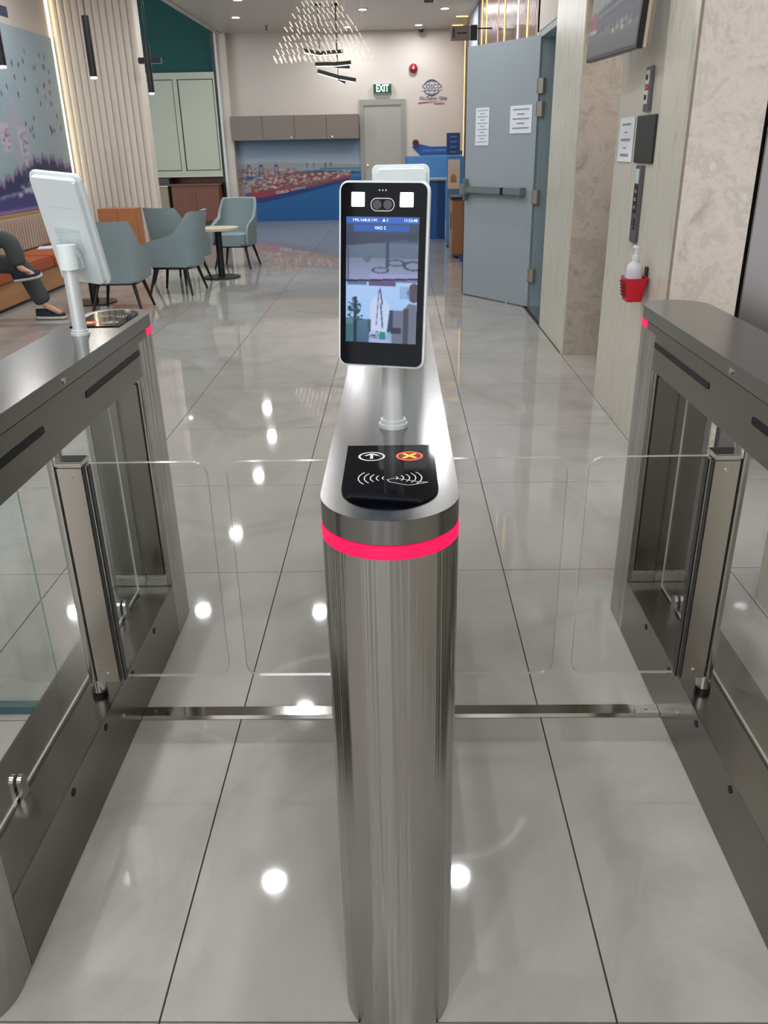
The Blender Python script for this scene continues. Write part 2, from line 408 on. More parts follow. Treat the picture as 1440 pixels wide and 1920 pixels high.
# push bar on the face turned to the hall
pb = empty('push_bar', (0, .0, .965)); pb.parent = leaf
m_bar = mat('bar_silver', (138, 146, 146), .3, .5)
box('rail', .10, .90, .012, .055, -.03, .03, m_bar, pb, .008)
box('end_cap', .085, .135, .0, .065, -.036, .036, m_bar, pb, .008)
box('end_cap', .84, .925, .0, .075, -.05, .05, m_bar, pb, .01)
box('black_band', .33, .36, .050, .058, -.03, .03, m_black, pb)
box('latch_tab', .87, .90, .0, .05, .05, .095, m_bar, pb, .006)
box('latch_tab', .87, .90, .0, .05, -.095, -.05, m_bar, pb, .006)
for z0 in (1.77, 1.60, .93, .28):
    h = box('hinge', -.055, .0, -.03, .004, z0 - .055, z0 + .055, mat('hinge_steel', (176, 172, 158), .35, .7), leaf, .002)
    rod('hinge_pin', (0, 0, -.0), (0, 0, .11), .007, m_pol, h).location = (.028, .02, .055)
# copper fluted wall beyond
cw = struct(box('wall_right_far', 1.30, 1.42, 7.66, 17.5, 0, CEIL, m_copper))
bm = bmesh.new(); y = 7.75
LEDS = [(8.21, 'c'), (9.13, 'g'), (9.84, 'c'), (11.03, 'g'), (11.72, 'p'), (13.2, 'g'), (13.9, 'g'), (17.15, 'g')]
while y < 17.3:
    if not 14.3 < y < 16.0: bbox(bm, -.08, -.058, y - cw.location.y, y + .075 - cw.location.y, 0, CEIL - .001, .006)
    y += .1
fp = link('fluted_panel', fin(bm, True), m_copper, cw); fp['kind'] = 'stuff'
box('pale_column', -.10, -.058, 14.35 - cw.location.y, 16.0 - cw.location.y, 0, CEIL - .002, mat('pale_blue_paint', (170, 180, 192), .5), cw)
for yy, k in LEDS:
    box('led_strip', -.088, -.08, yy - .012 - cw.location.y, yy + .012 - cw.location.y, .9 if yy > 17 else 0, CEIL - .003, {'g': m_gold, 'c': m_cool, 'p': mat('pink_led', (255, 220, 200), .5, emit=(240, 190, 160), es=.9)}[k], cw)
for i, yy in enumerate((15.8, 16.9)):
    l = struct(box('trim_%d' % (4 + i), 1.02, 1.22, yy - .012, yy + .012, CEIL - .012, CEIL - .001, m_gold))
# slatted wall on the left, facing the hall
sw = struct(box('wall_back_left', -4.3, -3.24, 11.72, 11.9, 0, 4.4, m_slat))
bm = bmesh.new(); prism(bm, [(-.037, .0), (.037, .0), (.037, -.022), (.018, -.034), (-.018, -.034), (-.037, -.022)][::-1], 0, 3.29)
sl_me = fin(bm, True, 50); sl_me.materials.append(m_slat)
for i in range(12):
    o = bpy.data.objects.new('slat', sl_me); C.objects.link(o); o.parent = sw
    o.location = (-4.24 + i * .0875 - sw.location.x, 11.72 - sw.location.y, 0)
ls = struct(box('trim_6', -4.298, -4.285, 11.60, 11.66, .75, CEIL - .01, m_warm))
# white post where the side kitchen opens
cpst = struct(box('wall_back_post', -3.34, -3.14, 17.2, 17.45, 0, CEIL - .0, m_white))
struct(box('trim_7', -3.40, -3.345, 17.1, 17.44, 0, CEIL, m_black))
struct(box('trim_8', -3.345, -3.30, 17.12, 17.2, 0, CEIL, mat('pale_edge', (205, 215, 212), .4)))

# ------------------------------------------------------------------ ceiling lamps and devices
dl = empty('ceiling_downlight', (0, 0, CEIL))
cyl('trim_ring', .085, .008, m_plastic, (0, 0, -.004), dl, seg=32)
cyl('diffuser', .060, .004, m_lamp, (0, 0, -.0102), dl, seg=32)
places = {(0.37, 7.65): 'round ceiling downlight above the lane before the fire door, out of the picture',
          (-3.6, 4.1): 'round ceiling downlight out of the picture by the left wall, nearest the entrance',
          (-3.6, 7.7): 'round ceiling downlight out of the picture above the seated person',
          (-3.6, 9.7): 'round ceiling downlight out of the picture above the far end of the bench',
          (-0.9, 1.2): 'round ceiling downlight above the left turnstile lane, out of the picture',
          (0.37, 1.2): 'round ceiling downlight above the right turnstile lane, out of the picture',
          (-0.9, -0.8): 'middle one of three round downlights in the ceiling behind the camera',
          (0.37, -0.8): 'right one of three round downlights in the ceiling behind the camera',
          (-2.3, 1.2): 'round ceiling downlight above the green glass fence, out of the picture',
          (-2.2, -0.8): 'left one of three round downlights in the ceiling behind the camera',
          (-0.6, 11.0): 'round ceiling downlight out of the picture before the glass rod chandelier',
          (-0.9, 4.08): 'round ceiling downlight mirrored in the floor left of the middle post foot',
          (0.37, 4.12): 'round ceiling downlight mirrored in the floor just right of the middle post foot',
          (-0.88, 5.96): 'round ceiling downlight mirrored beside the middle post on the left lane floor strip',
          (-0.89, 7.65): 'round ceiling downlight mirrored at the left edge of the middle post, under the wings',
          (-2.19, 7.71): 'round ceiling downlight mirrored beside the foot of the left turnstile far post',
          (-2.17, 9.65): 'round ceiling downlight mirrored through the clear wing gap in the left lane',
          (-2.2, 11.74): 'round ceiling downlight mirrored just above the clear wings in the left lane',
          (-2.25, 13.6): 'round ceiling downlight mirrored farthest back in the left lane floor',
          (-0.505, 14.78): 'round lit ceiling downlight just right of the glass rod chandelier, nearer of two',
          (0.779, 14.87): 'round lit ceiling downlight nearest the copper wall',
          (0.416, 16.72): 'round lit ceiling downlight above the black ceiling camera',
          (-0.857, 16.78): 'round lit ceiling downlight seen through the glass rod chandelier',
          (-2.587, 15.31): 'round ceiling downlight left of the small sprinkler'}
for i, (x, y) in enumerate(LIGHTS):
    o = dl if i == 0 else copy_tree(dl)
    o.location = (x, y, CEIL)
    tag(o, places.get((x, y), 'round recessed ceiling downlight outside the picture, above the hall'), 'light', 'round ceiling downlights')
    a = area('downlight_lamp', (x, y, CEIL - .02), .13, .13, LAMP_W, (.97, .98, 1.0), shape='DISK')
o = copy_tree(dl); o.location = (1.62, 5.05, 2.12); tag(o, 'added round downlight in the lowered ceiling of the niche between the stone piers', 'light', 'round ceiling downlights'); area('added_niche_lamp', (1.62, 5.05, 2.10), .13, .13, 6, (1, .97, .93), shape='DISK')  # assumed lamp, added to brighten the far pier's marble
sk = empty('sprinkler', (-2.232, 16.26, CEIL)); tag(sk, 'small chrome fire sprinkler head on ceiling left of the chandelier', 'sprinkler')
cyl('cup', .035, .02, m_pol, (0, 0, -.01), sk); cyl('stem', .012, .06, m_dark, (0, 0, -.05), sk); cyl('deflector', .03, .005, m_dark, (0, 0, -.08), sk)
dc = empty('dome_camera', (.47, 17.1, CEIL)); tag(dc, 'small black dome camera on ceiling near the far wall', 'camera')
cyl('base', .06, .03, m_plastic, (0, 0, -.015), dc)
bm = bmesh.new(); bmesh.ops.create_uvsphere(bm, u_segments=16, v_segments=10, radius=.05); link('dome', fin(bm, True), m_black, dc, (0, 0, -.035))
vt = empty('ceiling_vent', (.50, 14.0, CEIL)); tag(vt, 'small dark rectangular vent in white frame on the ceiling', 'vent')
box('frame', -.11, .11, -.22, .22, -.012, 0, m_plastic, vt, .003); box('grille', -.07, .07, -.18, .18, -.016, -.012, m_dark, vt)
for k in range(6): box('louvre', -.07, .07, -.16 + k * .06, -.14 + k * .06, -.021, -.014, mat('louvre_grey', (90, 92, 98), .5), vt)

# chandelier of slanted glass rods
ch = empty('glass_rod_chandelier', (-1.08, 13.8, CEIL)); tag(ch, 'pyramid chandelier of slanted glowing glass rods hanging from the ceiling', 'chandelier')
m_rod = mat('glowing_rod', (235, 228, 212), .3, emit=(255, 238, 212), es=.62)
m_wire = mat('wire', (150, 140, 130), .4, .5)
box('mount_plate', -.25, .25, -.2, .2, -.02, 0, m_plastic, ch, .004)
rows = [(.02, .50, 8), (.09, .64, 10), (.17, .78, 12), (.26, .90, 13), (.34, 1.02, 14), (.43, 1.14, 16), (.52, 1.26, 17), (.61, 1.36, 18), (.69, 1.44, 20), (.72, 1.44, 20)]
bm = bmesh.new(); bmesh.ops.create_cone(bm, cap_ends=True, segments=6, radius1=.0085, radius2=.0085, depth=.078); rod_me = fin(bm, True); rod_me.materials.append(m_rod)
bw = bmesh.new()
for k, (dz, wd, n) in enumerate(rows):
    for i in range(n):
        x = -.5 * wd + wd * 1.0 * i / (n - 1); yy = random.uniform(-.15, .15)
        o = bpy.data.objects.new('glass_rod', rod_me); C.objects.link(o); o.parent = ch
        o.location = (x, yy, -dz - .04); o.rotation_euler = (random.uniform(-.1, .1), -.55 + random.uniform(-.08, .08), 0)
wl = bmesh.new()
for i in range(15):
    x = -.6 + 1.25 * i / 14
    bbox(wl, x - .0012, x + .0012, -.0012, .0012, -.70 if abs(x) > 0 else -.7, -.0)
lw = link('hanging_wires', fin(wl), m_wire, ch); lw['kind'] = 'stuff'

# three ring lamps over the entrance area behind the camera (seen in the picture on the terminal's screen)
m_ring = mat('ring_glow', (255, 255, 255), .5, emit=(250, 250, 255), es=30)
for i, (x, y, r) in enumerate(((-1.9, -1.6, .55), (-.6, -2.5, .65), (.35, -1.3, .5))):
    e = empty('ring_lamp', (x, y, 2.95)); tag(e, ('left', 'largest, middle', 'smallest, right')[i] + ' ring lamp hanging over the entrance behind the camera', 'pendant light', 'ring lamps over the entrance')
    for nm, r0, z, m in (('ring_housing', .028, .014, m_dark), ('ring_diffuser', .024, -.012, m_ring)):
        bm = bmesh.new(); n = 48; k = 6; g = [[bm.verts.new(((r + r0 * math.cos(b * 2 * PI / k)) * math.cos(a * 2 * PI / n), (r + r0 * math.cos(b * 2 * PI / k)) * math.sin(a * 2 * PI / n), z + r0 * .5 * math.sin(b * 2 * PI / k))) for b in range(k)] for a in range(n)]
        for a in range(n):
            for b in range(k): bm.faces.new([g[a][b], g[(a + 1) % n][b], g[(a + 1) % n][(b + 1) % k], g[a][(b + 1) % k]])
        bmesh.ops.recalc_face_normals(bm, faces=bm.faces); link(nm, fin(bm, True), m, e)
    for k in range(3): rod('cable', (r * math.cos(k * 2.1), r * math.sin(k * 2.1), .02), (0, 0, CEIL - 2.965), .003, m_dark, e)

# black bar pendants in front of the far wall
def bar_pendant(name, label, ax, z, segs, cable=True):
    e = empty(name, (ax, 14.2, z)); tag(e, label, 'pendant light', 'black bar pendants')
    for (x0, z0, x1, z1, yo) in segs:
        d = Vector((x1 - x0, 0, z1 - z0)); an = -math.atan2(d.z, d.x)
        b = box('bar', -d.length / 2, d.length / 2, -.025, .025, -.022, .03, m_dark, e, .004)
        b.location = ((x0 + x1) / 2, yo, (z0 + z1) / 2 - .0); b.rotation_euler = (0, an, 0)
        g = box('diffuser', -d.length / 2 + .01, d.length / 2 - .01, -.02, .02, -.010, -.0002, mat('bar_glow', (255, 255, 255), .5, emit=(255, 250, 240), es=1.2), b)
    cyl('ceiling_cup', .05, .02, m_dark, (0, 0, CEIL - z - .01), e)
    rod('cable', (0, 0, .0), (0, 0, CEIL - z - .02), .005, m_dark, e)
    return e
bar_pendant('bar_pendant', 'upper black V-shaped bar pendant with white glowing underside', -1.16, 2.64, [(-.245, .035, .0, -.01, 0), (0, -.01, .36, .01, 0)])
bar_pendant('bar_pendant', 'middle black bar pendant, two crossing bars, under the V-shaped one', -.90, 2.49, [(-.335, -.005, -.05, -.005, 0), (-.05, -.01, .22, .01, .0), (-.04, -.03, .19, -.045, .09)])
bar_pendant('bar_pendant', 'lowest black bar pendant sloping down to the right', -.89, 2.30, [(-.31, .085, .02, -.005, -.12), (.02, -.005, .275, -.05, -.12), (-.0, -.02, .10, -.07, -.05)])
# black tube pendants over the seating
def tube(label, x, y, z, L, r=.03):
    e = empty('tube_pendant', (x, y, z)); tag(e, label, 'pendant light', 'black tube pendants')
    cyl('tube', r, L, m_dark, (0, 0, L / 2), e); cyl('diffuser', r * .85, .02, m_wlight, (0, 0, -.004), e)
    rod('cable', (0, 0, L), (0, 0, CEIL - z - .02), .003, m_dark, e)
    cyl('ceiling_cup', .04, .02, m_dark, (0, 0, CEIL - z - .01), e)
tube('long black tube pendant in front of the cream slatted wall', -2.636, 8.0, 1.945, .46, .031)
tube('black tube pendant in front of the cream double cabinet doors', -2.815, 10.5, 1.955, .50, .034)
tube('black tube pendant cut by the left edge of the photo, before the mural', -2.905, 6.8, 1.94, .40, .030)
bp = empty('crossbar_pendant', (-3.03, 11.4, 2.33)); tag(bp, 'dark horizontal bar pendant behind a black tube, below the green wall', 'pendant light')
box('bar', -.14, .14, -.03, .03, 0, .065, m_black, bp, .004); box('diffuser', -.13, .13, -.025, .025, -.004, 0, mat('dim_glow', (80, 110, 115), .5, emit=(90, 120, 125), es=.3), bp)
rod('cable', (0, 0, .065), (0, 0, CEIL - 2.36), .003, m_dark, bp)

# ------------------------------------------------------------------ far wall furnishings
fd = struct(empty('door_2', (-.268, 17.42, 0)))
m_fframe = mat('door_frame_grey', (146, 143, 138), .45); m_fleaf = mat('door_leaf_grey', (158, 155, 148), .4)
box('door_frame', -.44, -.36, -.04, .0, 0, 2.16, m_fframe, fd, .004); box('door_frame', .36, .44, -.04, .0, 0, 2.16, m_fframe, fd, .004)
box('door_frame', -.36, .36, -.04, .0, 2.06, 2.16, m_fframe, fd, .004)
lf = box('door_leaf', -.36, .36, -.02, .0, .01, 2.06, m_fleaf, fd)
cyl('door_handle', .02, .05, m_pol, (-.30, -.03, 1.0), lf, axis='Y')
ex = empty('exit_sign', (-.257, 17.40, 2.34)); tag(ex, 'green lit EXIT sign above the grey far door', 'sign')
box('housing', -.18, .18, -.05, .015, -.085, .085, m_plastic, ex, .01); box('face', -.172, .172, -.058, -.05, -.078, .078, m_exit, ex)
text('lettering', 'EXIT', .17, m_exitw, ex, (0, -.060, 0), bold=.004, width=.24)
bl = empty('fire_bell', (.332, 17.39, 2.67)); tag(bl, 'round red fire alarm bell high on the far wall', 'alarm')
bm = bmesh.new(); bmesh.ops.create_uvsphere(bm, u_segments=24, v_segments=12, radius=.075); bmesh.ops.scale(bm, vec=(1, .6, 1), verts=bm.verts)
link('dome', fin(bm, True), mat('bell_red', (140, 24, 40), .3), bl, (0, -.03, 0)); cyl('centre_cap', .018, .02, m_plastic, (0, -.08, 0), bl, axis='Y'); cyl('back_plate', .08, .02, mat('bell_red2', (120, 20, 36), .4), (0, .01, 0), bl, axis='Y')
rb = empty('alarm_button', (.372, 17.40, 1.39)); tag(rb, 'small dark red round alarm point low on the far wall right of the door', 'alarm')
cyl('ring', .062, .03, mat('dark_red', (104, 30, 40), .4), (0, -.0, 0), rb, axis='Y'); cyl('button', .03, .012, mat('dark_red2', (60, 22, 30), .4), (0, -.02, 0), rb, axis='Y')
# company emblem
lg = empty('logo', (.68, 17.415, 2.34)); tag(lg, 'blue globe outline emblem reading COSCO printed on the far wall', 'logo')
def ringpts(bm, rx, rz, t, cx=0, cz=0, a0=0, a1=2 * PI, n=40, y=0):
    vs = []
    for i in range(n + 1):
        a = a0 + (a1 - a0) * i / n
        vs.append([bm.verts.new((cx + (rx + s * t / 2) * math.cos(a), y, cz + (rz + s * t / 2) * math.sin(a))) for s in (-1, 1)])
    for i in range(n): bm.faces.new([vs[i][0], vs[i + 1][0], vs[i + 1][1], vs[i][1]])
bm = bmesh.new(); ringpts(bm, .145, .135, .012); ringpts(bm, .062, .135, .010); ringpts(bm, .145, .06, .009, a0=.3, a1=PI - .3, cz=.05, n=20); ringpts(bm, .145, .06, .009, a0=PI + .3, a1=2 * PI - .3, cz=-.05, n=20)
link('globe', fin(bm), m_navy, lg, (0, -.004, 0))
box('plate', -.19, .19, -.006, -.005, -.045, .055, m_white, lg)
text('lettering', 'COSCO', .1, m_navy, lg, (0, -.0075, .018), width=.36, bold=.002)
text('lettering', 'SHIPPING', .035, m_navy, lg, (0, -.0075, -.030), width=.28)
sg = empty('slogan', (.70, 17.415, 2.16)); tag(sg, 'slanted wall lettering We Deliver Value with red underline below the emblem', 'lettering')
text('lettering', 'We Deliver Value', .1, m_navy, sg, (0, -.004, .0), width=.52, shear=.3)
bm = bmesh.new(); prism(bm, [(-.28, -.085), (-.20, -.08), (0, -.058), (.24, -.055), (0, -.05), (-.28, -.068)], 0, .002)
bmesh.ops.transform(bm, matrix=Matrix.Rotation(PI / 2, 4, 'X'), verts=bm.verts); link('underline', fin(bm), m_redink, sg, (0, -.003, 0))
box('small_print', .02, .23, -.003, -.001, -.10, -.085, m_redink, sg)
# blue ship-shaped counter print and stacked blue block on the wall
shp = prism_obj('sticker', [(-.46, .10), (-.36, .16), (-.18, .12), (-.10, .10), (.25, .10), (.34, .02), (.56, .02), (.56, -.05), (-.30, -.06)], -.004, 0, m_blue, xz=True, loc=(.76, 17.419, 1.22))
tag(shp, 'flat blue ship hull sticker on far wall right of the door', 'sticker')
text('lettering', 'COSCO SHIPPING', .05, mat('pale_ink', (120, 170, 210), .5), shp, (-.02, -.006, .03), width=.46)
cs = empty('sticker', (1.10, 17.413, 1.165)); tag(cs, 'dark blue stacked container sticker beside the right end of the far wall', 'sticker')
box('backing', -.125, .13, -.006, 0, 0, .39, m_blue2, cs)
for k in range(4): box('container_print', -.06, .07, -.009, -.006, .04 + k * .09, .065 + k * .09, mat('print_blue', (70, 104, 140), .5), cs)
# port mural on the left part and blue dado on the right part
P = Paint(2.57, 1.50, .0105, (0, 78, 138))
P.grad(1.05, 1.5, (150, 160, 168), (82, 108, 138)); P.grad(.92, 1.05, (120, 140, 158), (158, 165, 168))
P.grad(0.0, .92, (0, 82, 140), (20, 92, 146)); P.grad(.80, .93, (40, 106, 156), (96, 140, 172), 1.3, 2.6)
P.poly([(0, 1.06), (.4, 1.08), (.9, 1.1), (1.4, 1.07), (2.1, 1.04), (2.6, 1.03), (2.6, .98), (0, .98)], (138, 140, 142))
P.poly([(0, .46), (.35, .55), (1.5, .80), (1.35, .98), (0, 1.0)], (150, 132, 128))
P.speck(0.0, .62, 1.3, .97, 420, [(120, 60, 66), (160, 150, 144), (60, 84, 122), (150, 96, 84), (180, 172, 162), (84, 96, 120)], (.06, .014))
P.poly([(1.2, .86), (2.6, .86), (2.6, .90), (1.7, .93), (1.2, .90)], (24, 78, 116)); P.rect(1.75, .94, 2.57, .97, (70, 110, 130))
for x in (.36, .60, .90): 
    P.line(x - .05, .80, x - .03, 1.04, .014, (44, 60, 104)); P.line(x + .05, .80, x + .02, 1.04, .014, (44, 60, 104)); P.rect(x - .04, 1.02, x + .03, 1.045, (40, 56, 96)); P.rect(x - .08, .78, x + .1, .84, (34, 76, 124)); P.line(x - .06, .9, x + .06, .9, .012, (44, 60, 104))
for x in (1.5, 1.63, 1.86, 1.96): P.rect(x, .96, x + .012, 1.06, (60, 90, 110)); P.rect(x - .01, 1.04, x + .04, 1.06, (60, 90, 110))
P.poly([(.30, .48), (.36, .36), (.55, .34), (1.35, .50), (2.30, .72), (2.36, .80), (1.6, .62), (.60, .46)], (14, 44, 110))
P.poly([(.28, .52), (.34, .44), (.6, .44), (1.4, .60), (2.35, .78), (2.36, .82), (.9, .60), (.40, .56)], (138, 44, 66))
P.poly([(.36, .54), (1.4, .62), (2.38, .82), (2.36, .90), (1.8, .90), (1.2, .90), (.7, .84), (.36, .66)], (118, 78, 78))
for _ in range(420):
    t = P.rng.uniform(0, 1); x = .38 + 1.95 * t; y0 = .54 + .28 * t; hh = .26 - .17 * t
    y = y0 + P.rng.uniform(0, hh); c = [(176, 170, 162), (140, 62, 62), (190, 184, 176), (118, 50, 56), (160, 150, 142), (96, 84, 100)][P.rng.randint(6)]
    P.line(x, y, x + .05, y + .012, .018, c)
P.poly([(.0, .0), (.30, .0), (.22, .46), (0, .46)], (6, 82, 140)); P.poly([(0, .42), (.26, .46), (.24, .53), (0, .50)], (150, 128, 118))
mu = link('mural_print', P.mesh(), m_print, None, (-1.99, 17.41, 0.003)); mu.name = 'mural'
tag(mu, 'port mural print with container ship and cranes on the far wall', 'mural')
text('lettering', 'COSCO', .07, mat('mural_white', (200, 205, 215), .5), mu, (-.30, -.004, .545), (PI / 2, -.13, 0), width=.26, bold=.002)
text('lettering', 'SHIPPING', .05, MATS['mural_white'], mu, (.02, -.004, .60), (PI / 2, -.14, 0), width=.30)

dd = struct(box('trim_10', .175, 1.29, 17.400, 17.418, 0, 1.15, m_lblue))
oc = empty('overhead_cabinet', (-1.94, 17.419, 1.49)); tag(oc, 'long taupe overhead cabinet above the port mural', 'cabinet')
for k in range(4):
    d = box('door', -1.22 + k * .61 + .003, -1.22 + (k + 1) * .61 - .003, -.32, -.30, 0.0, .42, m_taupe, oc, .002)
    if k in (1, 3): cyl('knob', .014, .03, m_pol, (.24 if k == 1 else -.2, -.02, .04), d, axis='Y')
box('carcass', -1.22, 1.22, -.30, .0, 0.004, .416, m_taupe, oc)
# things along the right of the far hall
cb = empty('wooden_cabinet', (.95, 11.28, 0)); tag(cb, 'tan wooden waist-high cabinet with black top beside the open door', 'cabinet')
m_tan = mat('tan_wood', (138, 92, 62), .5); noise_col(m_tan, [(124, 82, 54), (148, 104, 72)], (3, 3, 12), 1.5)
box('body', -.24, .24, -.28, .28, .03, .72, m_tan, cb, .003); box('door', -.235, .235, -.296, -.281, .05, .70, m_tan, cb, .002)
box('door', -.257, -.241, -.27, .27, .05, .70, mat('tan_wood2', (160, 120, 84), .5), cb, .002); box('top', -.27, .26, -.31, .3, .72, .745, m_black, cb, .003)
box('handle', -.266, -.257, -.2, -.17, .35, .55, m_dark, cb)
bx = empty('blue_basin', (.86, 10.7, 0)); tag(bx, 'round blue plastic basin on the floor before the tan cabinet', 'basin')
bm = bmesh.new(); cylm(bm, .075, .07, 20, (0, 0, .035), .10, caps=False); 
bmesh.ops.holes_fill(bm, edges=[e for e in bm.edges if e.is_boundary and e.verts[0].co.z < .01]); bmesh.ops.solidify(bm, geom=bm.faces[:], thickness=.005)
link('bowl', fin(bm, True), m_bluefab, bx); 
bm = bmesh.new(); bmesh.ops.create_circle(bm, segments=20, radius=.085, cap_ends=True); link('contents', fin(bm), mat('blue_water', (24, 56, 120), .3), bx, (0, 0, .05))
st = empty('display_counter', (.60, 13.6, 0)); tag(st, 'blue and black standing counter behind the tan cabinet', 'counter')
box('top', -.36, .36, -.2, .2, .85, .88, mat('counter_top', (150, 165, 170), .4), st, .004); box('panel', -.22, .02, -.15, .15, .0, .85, m_blue, st, .004); box('panel', .02, .14, -.16, .16, 0, .85, m_blue2, st, .004)
pt = empty('poster_stand', (.86, 12.4, 0)); tag(pt, 'upright poster stand with pale picture above the tan cabinet', 'poster')
P = Paint(.17, .46, .008, (206, 178, 158)); P.rect(0, .0, .17, .08, (70, 110, 150)); P.ell(.08, .22, .04, .05, (150, 120, 96)); P.rect(.04, .16, .12, .19, (140, 104, 82)); P.rect(0, .36, .17, .46, (200, 186, 176))
link('picture', P.mesh(), m_print, pt, (-.06, -.026, .70)); box('board', -.16, .18, -.02, .0, .0, 1.2, m_lblue, pt, .003); box('foot', -.15, .17, -.12, .12, 0, .02, m_dark, pt)
bsn = empty('hanging_sign', (1.0, 12.0, 2.56)); tag(bsn, 'brown hanging directional blade sign near the ceiling by the copper wall', 'sign')
m_brown = mat('sign_brown', (124, 112, 104), .3)
box('panel', -.29, -.05, -.02, .02, 0, .165, m_brown, bsn, .004); box('end_panel', -.045, .045, -.03, .03, 0, .17, m_black, bsn, .004)
box('mark', -.265, -.245, -.022, -.02, .03, .135, m_dark, bsn); box('mark', -.215, -.09, -.022, -.02, .075, .09, m_dark, bsn)
rod('bracket', (.045, 0, .13), (.235, 0, .13), .008, m_dark, bsn)

# ------------------------------------------------------------------ side kitchen (left, far)
kc = empty('hanging_cupboard', (-4.16, 17.44, .885)); tag(kc, 'tall cream double wall cabinet under the dark green wall', 'cabinet')
box('carcass', -.78, .78, -.34, .0, 0.0, 1.775, m_cream, kc)
for x0, x1 in ((-.70, -.015), (.085, .74)):
    box('door', x0 + .012, x1 - .004, -.356, -.342, .105, 1.65, m_cream, kc, .003)
box('shadow_gap', -.70, .76, -.343, -.340, .085, 1.67, m_dark, kc)
for (x0, x1, z0, z1) in ((-.78, .78, 0, .09), (-.78, .78, 1.665, 1.775), (-.78, -.69, .09, 1.665), (-.005, .075, .09, 1.665), (.75, .78, .09, 1.665)):
    box('frame_rail', x0, x1, -.37, -.34, z0, z1, m_cream, kc, .003)
box('light_rail', -.78, .78, -.375, -.33, -.02, -.0, mat('pale_trim', (206, 206, 190), .5), kc)
kb = empty('base_cabinet', (-3.95, 17.40, 0)); tag(kb, 'dark walnut kitchen base cabinet under the cream wall cabinet', 'cabinet')
box('carcass', -.40, .52, -.60, .0, .06, .72, m_walnut, kb)
box('splashback', -.60, .52, -.03, .0, .75, 1.0, m_walnut, kb)
for k in range(2): box('door', -.39 + k * .455, .06 + k * .455, -.618, -.601, .08, .66, m_walnut, kb, .002)
box('worktop', -.42, .54, -.64, .0, .72, .75, m_walnut, kb, .003)
box('plinth', -.40, .52, -.56, .0, 0, .06, m_dark, kb)
kr = empty('counter_unit', (-4.78, 17.0, 0)); tag(kr, 'beige counter unit left of the walnut base cabinet', 'counter')
box('body', -.40, .36, -.2, .38, 0, .70, mat('beige_laminate', (146, 134, 116), .5), kr, .004); box('top', -.42, .38, -.23, .38, .70, .725, mat('beige_top', (196, 188, 168), .4), kr, .004)
mw = empty('microwave', (-4.71, 16.99, .726)); tag(mw, 'black microwave with grey window under the cream wall cabinet', 'microwave')
box('body', -.25, .33, -.16, .2, 0, .125, m_black, mw, .006); box('window', -.20, -.08, -.166, -.161, .02, .105, mat('mw_window', (84, 96, 98), .2), mw)
box('handle', -.05, -.03, -.175, -.16, .02, .105, m_dark, mw)

# ------------------------------------------------------------------ left wall mural and bench
P = Paint(4.6, 1.91, .013, (138, 158, 166))
P.grad(.0, 1.91, (132, 158, 164), (146, 162, 170))
for k in range(26):
    cx, cy = P.rng.uniform(0, 4.6), P.rng.uniform(.5, 1.9); P.ell(cx, cy, P.rng.uniform(.1, .35), P.rng.uniform(.04, .12), (142, 156, 166), .35)
P.ell(4.1, 1.0, .5, .45, (150, 156, 160), .4); P.ell(3.1, .75, .35, .30, (160, 158, 172), .5)
edge = lambda x: .40 + .10 * np.sin(2.2 * x) + .025 * np.sin(23 * x) + .02 * np.sin(51 * x + 1) + .03 * (x - 3)
P.put(P.Y < edge(P.X) + .06, (122, 114, 142)); P.put(P.Y < edge(P.X), (38, 42, 84)); P.put(P.Y < .10 + .03 * P.X - .02, (56, 56, 116))
P.put((P.Y < .035), (168, 150, 168), .6)
for x, y in [(2.1, .9), (2.55, .8), (2.9, .68), (2.62, .6), (3.05, .42)]:
    P.ell(x, y, .03, .05, (150, 150, 170), .5)
for _ in range(80):
    x = P.rng.uniform(2.0, 4.55); P.ell(x, P.rng.uniform(.75, 1.65) + .04 * (x - 3), .016, .028, [(44, 60, 86), (48, 66, 92), (44, 60, 86), (170, 176, 176)][P.rng.randint(4)])
for x0, y0, c in ((2.55, .62, (176, 168, 178)), (3.0, .58, (168, 172, 178)), (2.4, 1.0, (150, 116, 150)), (2.35, 1.35, (150, 140, 140)), (1.7, .9, (150, 130, 150)), (1.2, 1.3, (170, 160, 160))):
    P.rect(x0, y0, x0 + .24, y0 + .30, c); P.speck(x0 + .03, y0 + .03, x0 + .19, y0 + .25, 16, [(90, 92, 110), (120, 120, 132), (150, 110, 150)], (.05, .022))
P.rect(2.92, .88, 3.10, 1.08, (158, 156, 172)); P.rect(2.98, 1.08, 3.08, 1.18, (156, 158, 172)); P.ell(3.1, .50, .04, .05, (170, 180, 150))
P.line(1.4, .12, 2.9, .20, .03, (120, 124, 160)); P.line(2.75, .17, 3.5, .30, .05, (160, 164, 186)); P.speck(2.8, .15, 3.4, .28, 30, [(140, 146, 176), (60, 64, 110)], (.08, .02))
mu2 = link('mural', P.mesh(), m_print, None, (-4.288, 9.4, .74), (0, 0, PI / 2))
tag(mu2, 'pale blue ocean mural print with dark sea on the left wall', 'mural')
text('lettering', 'COSCO SHIPPING', .08, mat('lettering_pale', (170, 172, 190), .5), mu2, (1.15, -.004, .33), (PI / 2, -.08, 0), width=.7)
for nm, yc, z, s in (('sticker', 10.18, 2.715, .11),):
    o = box('sticker', -4.299, -4.292, 9.7, 10.43, 2.725, 2.825, mat('sticker_navy', (60, 62, 92), .5)); tag(o, 'dark navy rectangle sticker above the ocean mural', 'sticker')
o = cyl('sticker', .12, .008, m_black, (-4.296, 10.2, 2.98), seg=28, axis='X'); tag(o, 'round black sticker at the top left corner above the navy rectangle', 'sticker')
bn = empty('banquette_bench', (-3.955, 8.2, 0)); tag(bn, 'wall bench with orange leather seat, oak base and tufted back', 'bench')
BL = 5.45
m_cush = m_orange
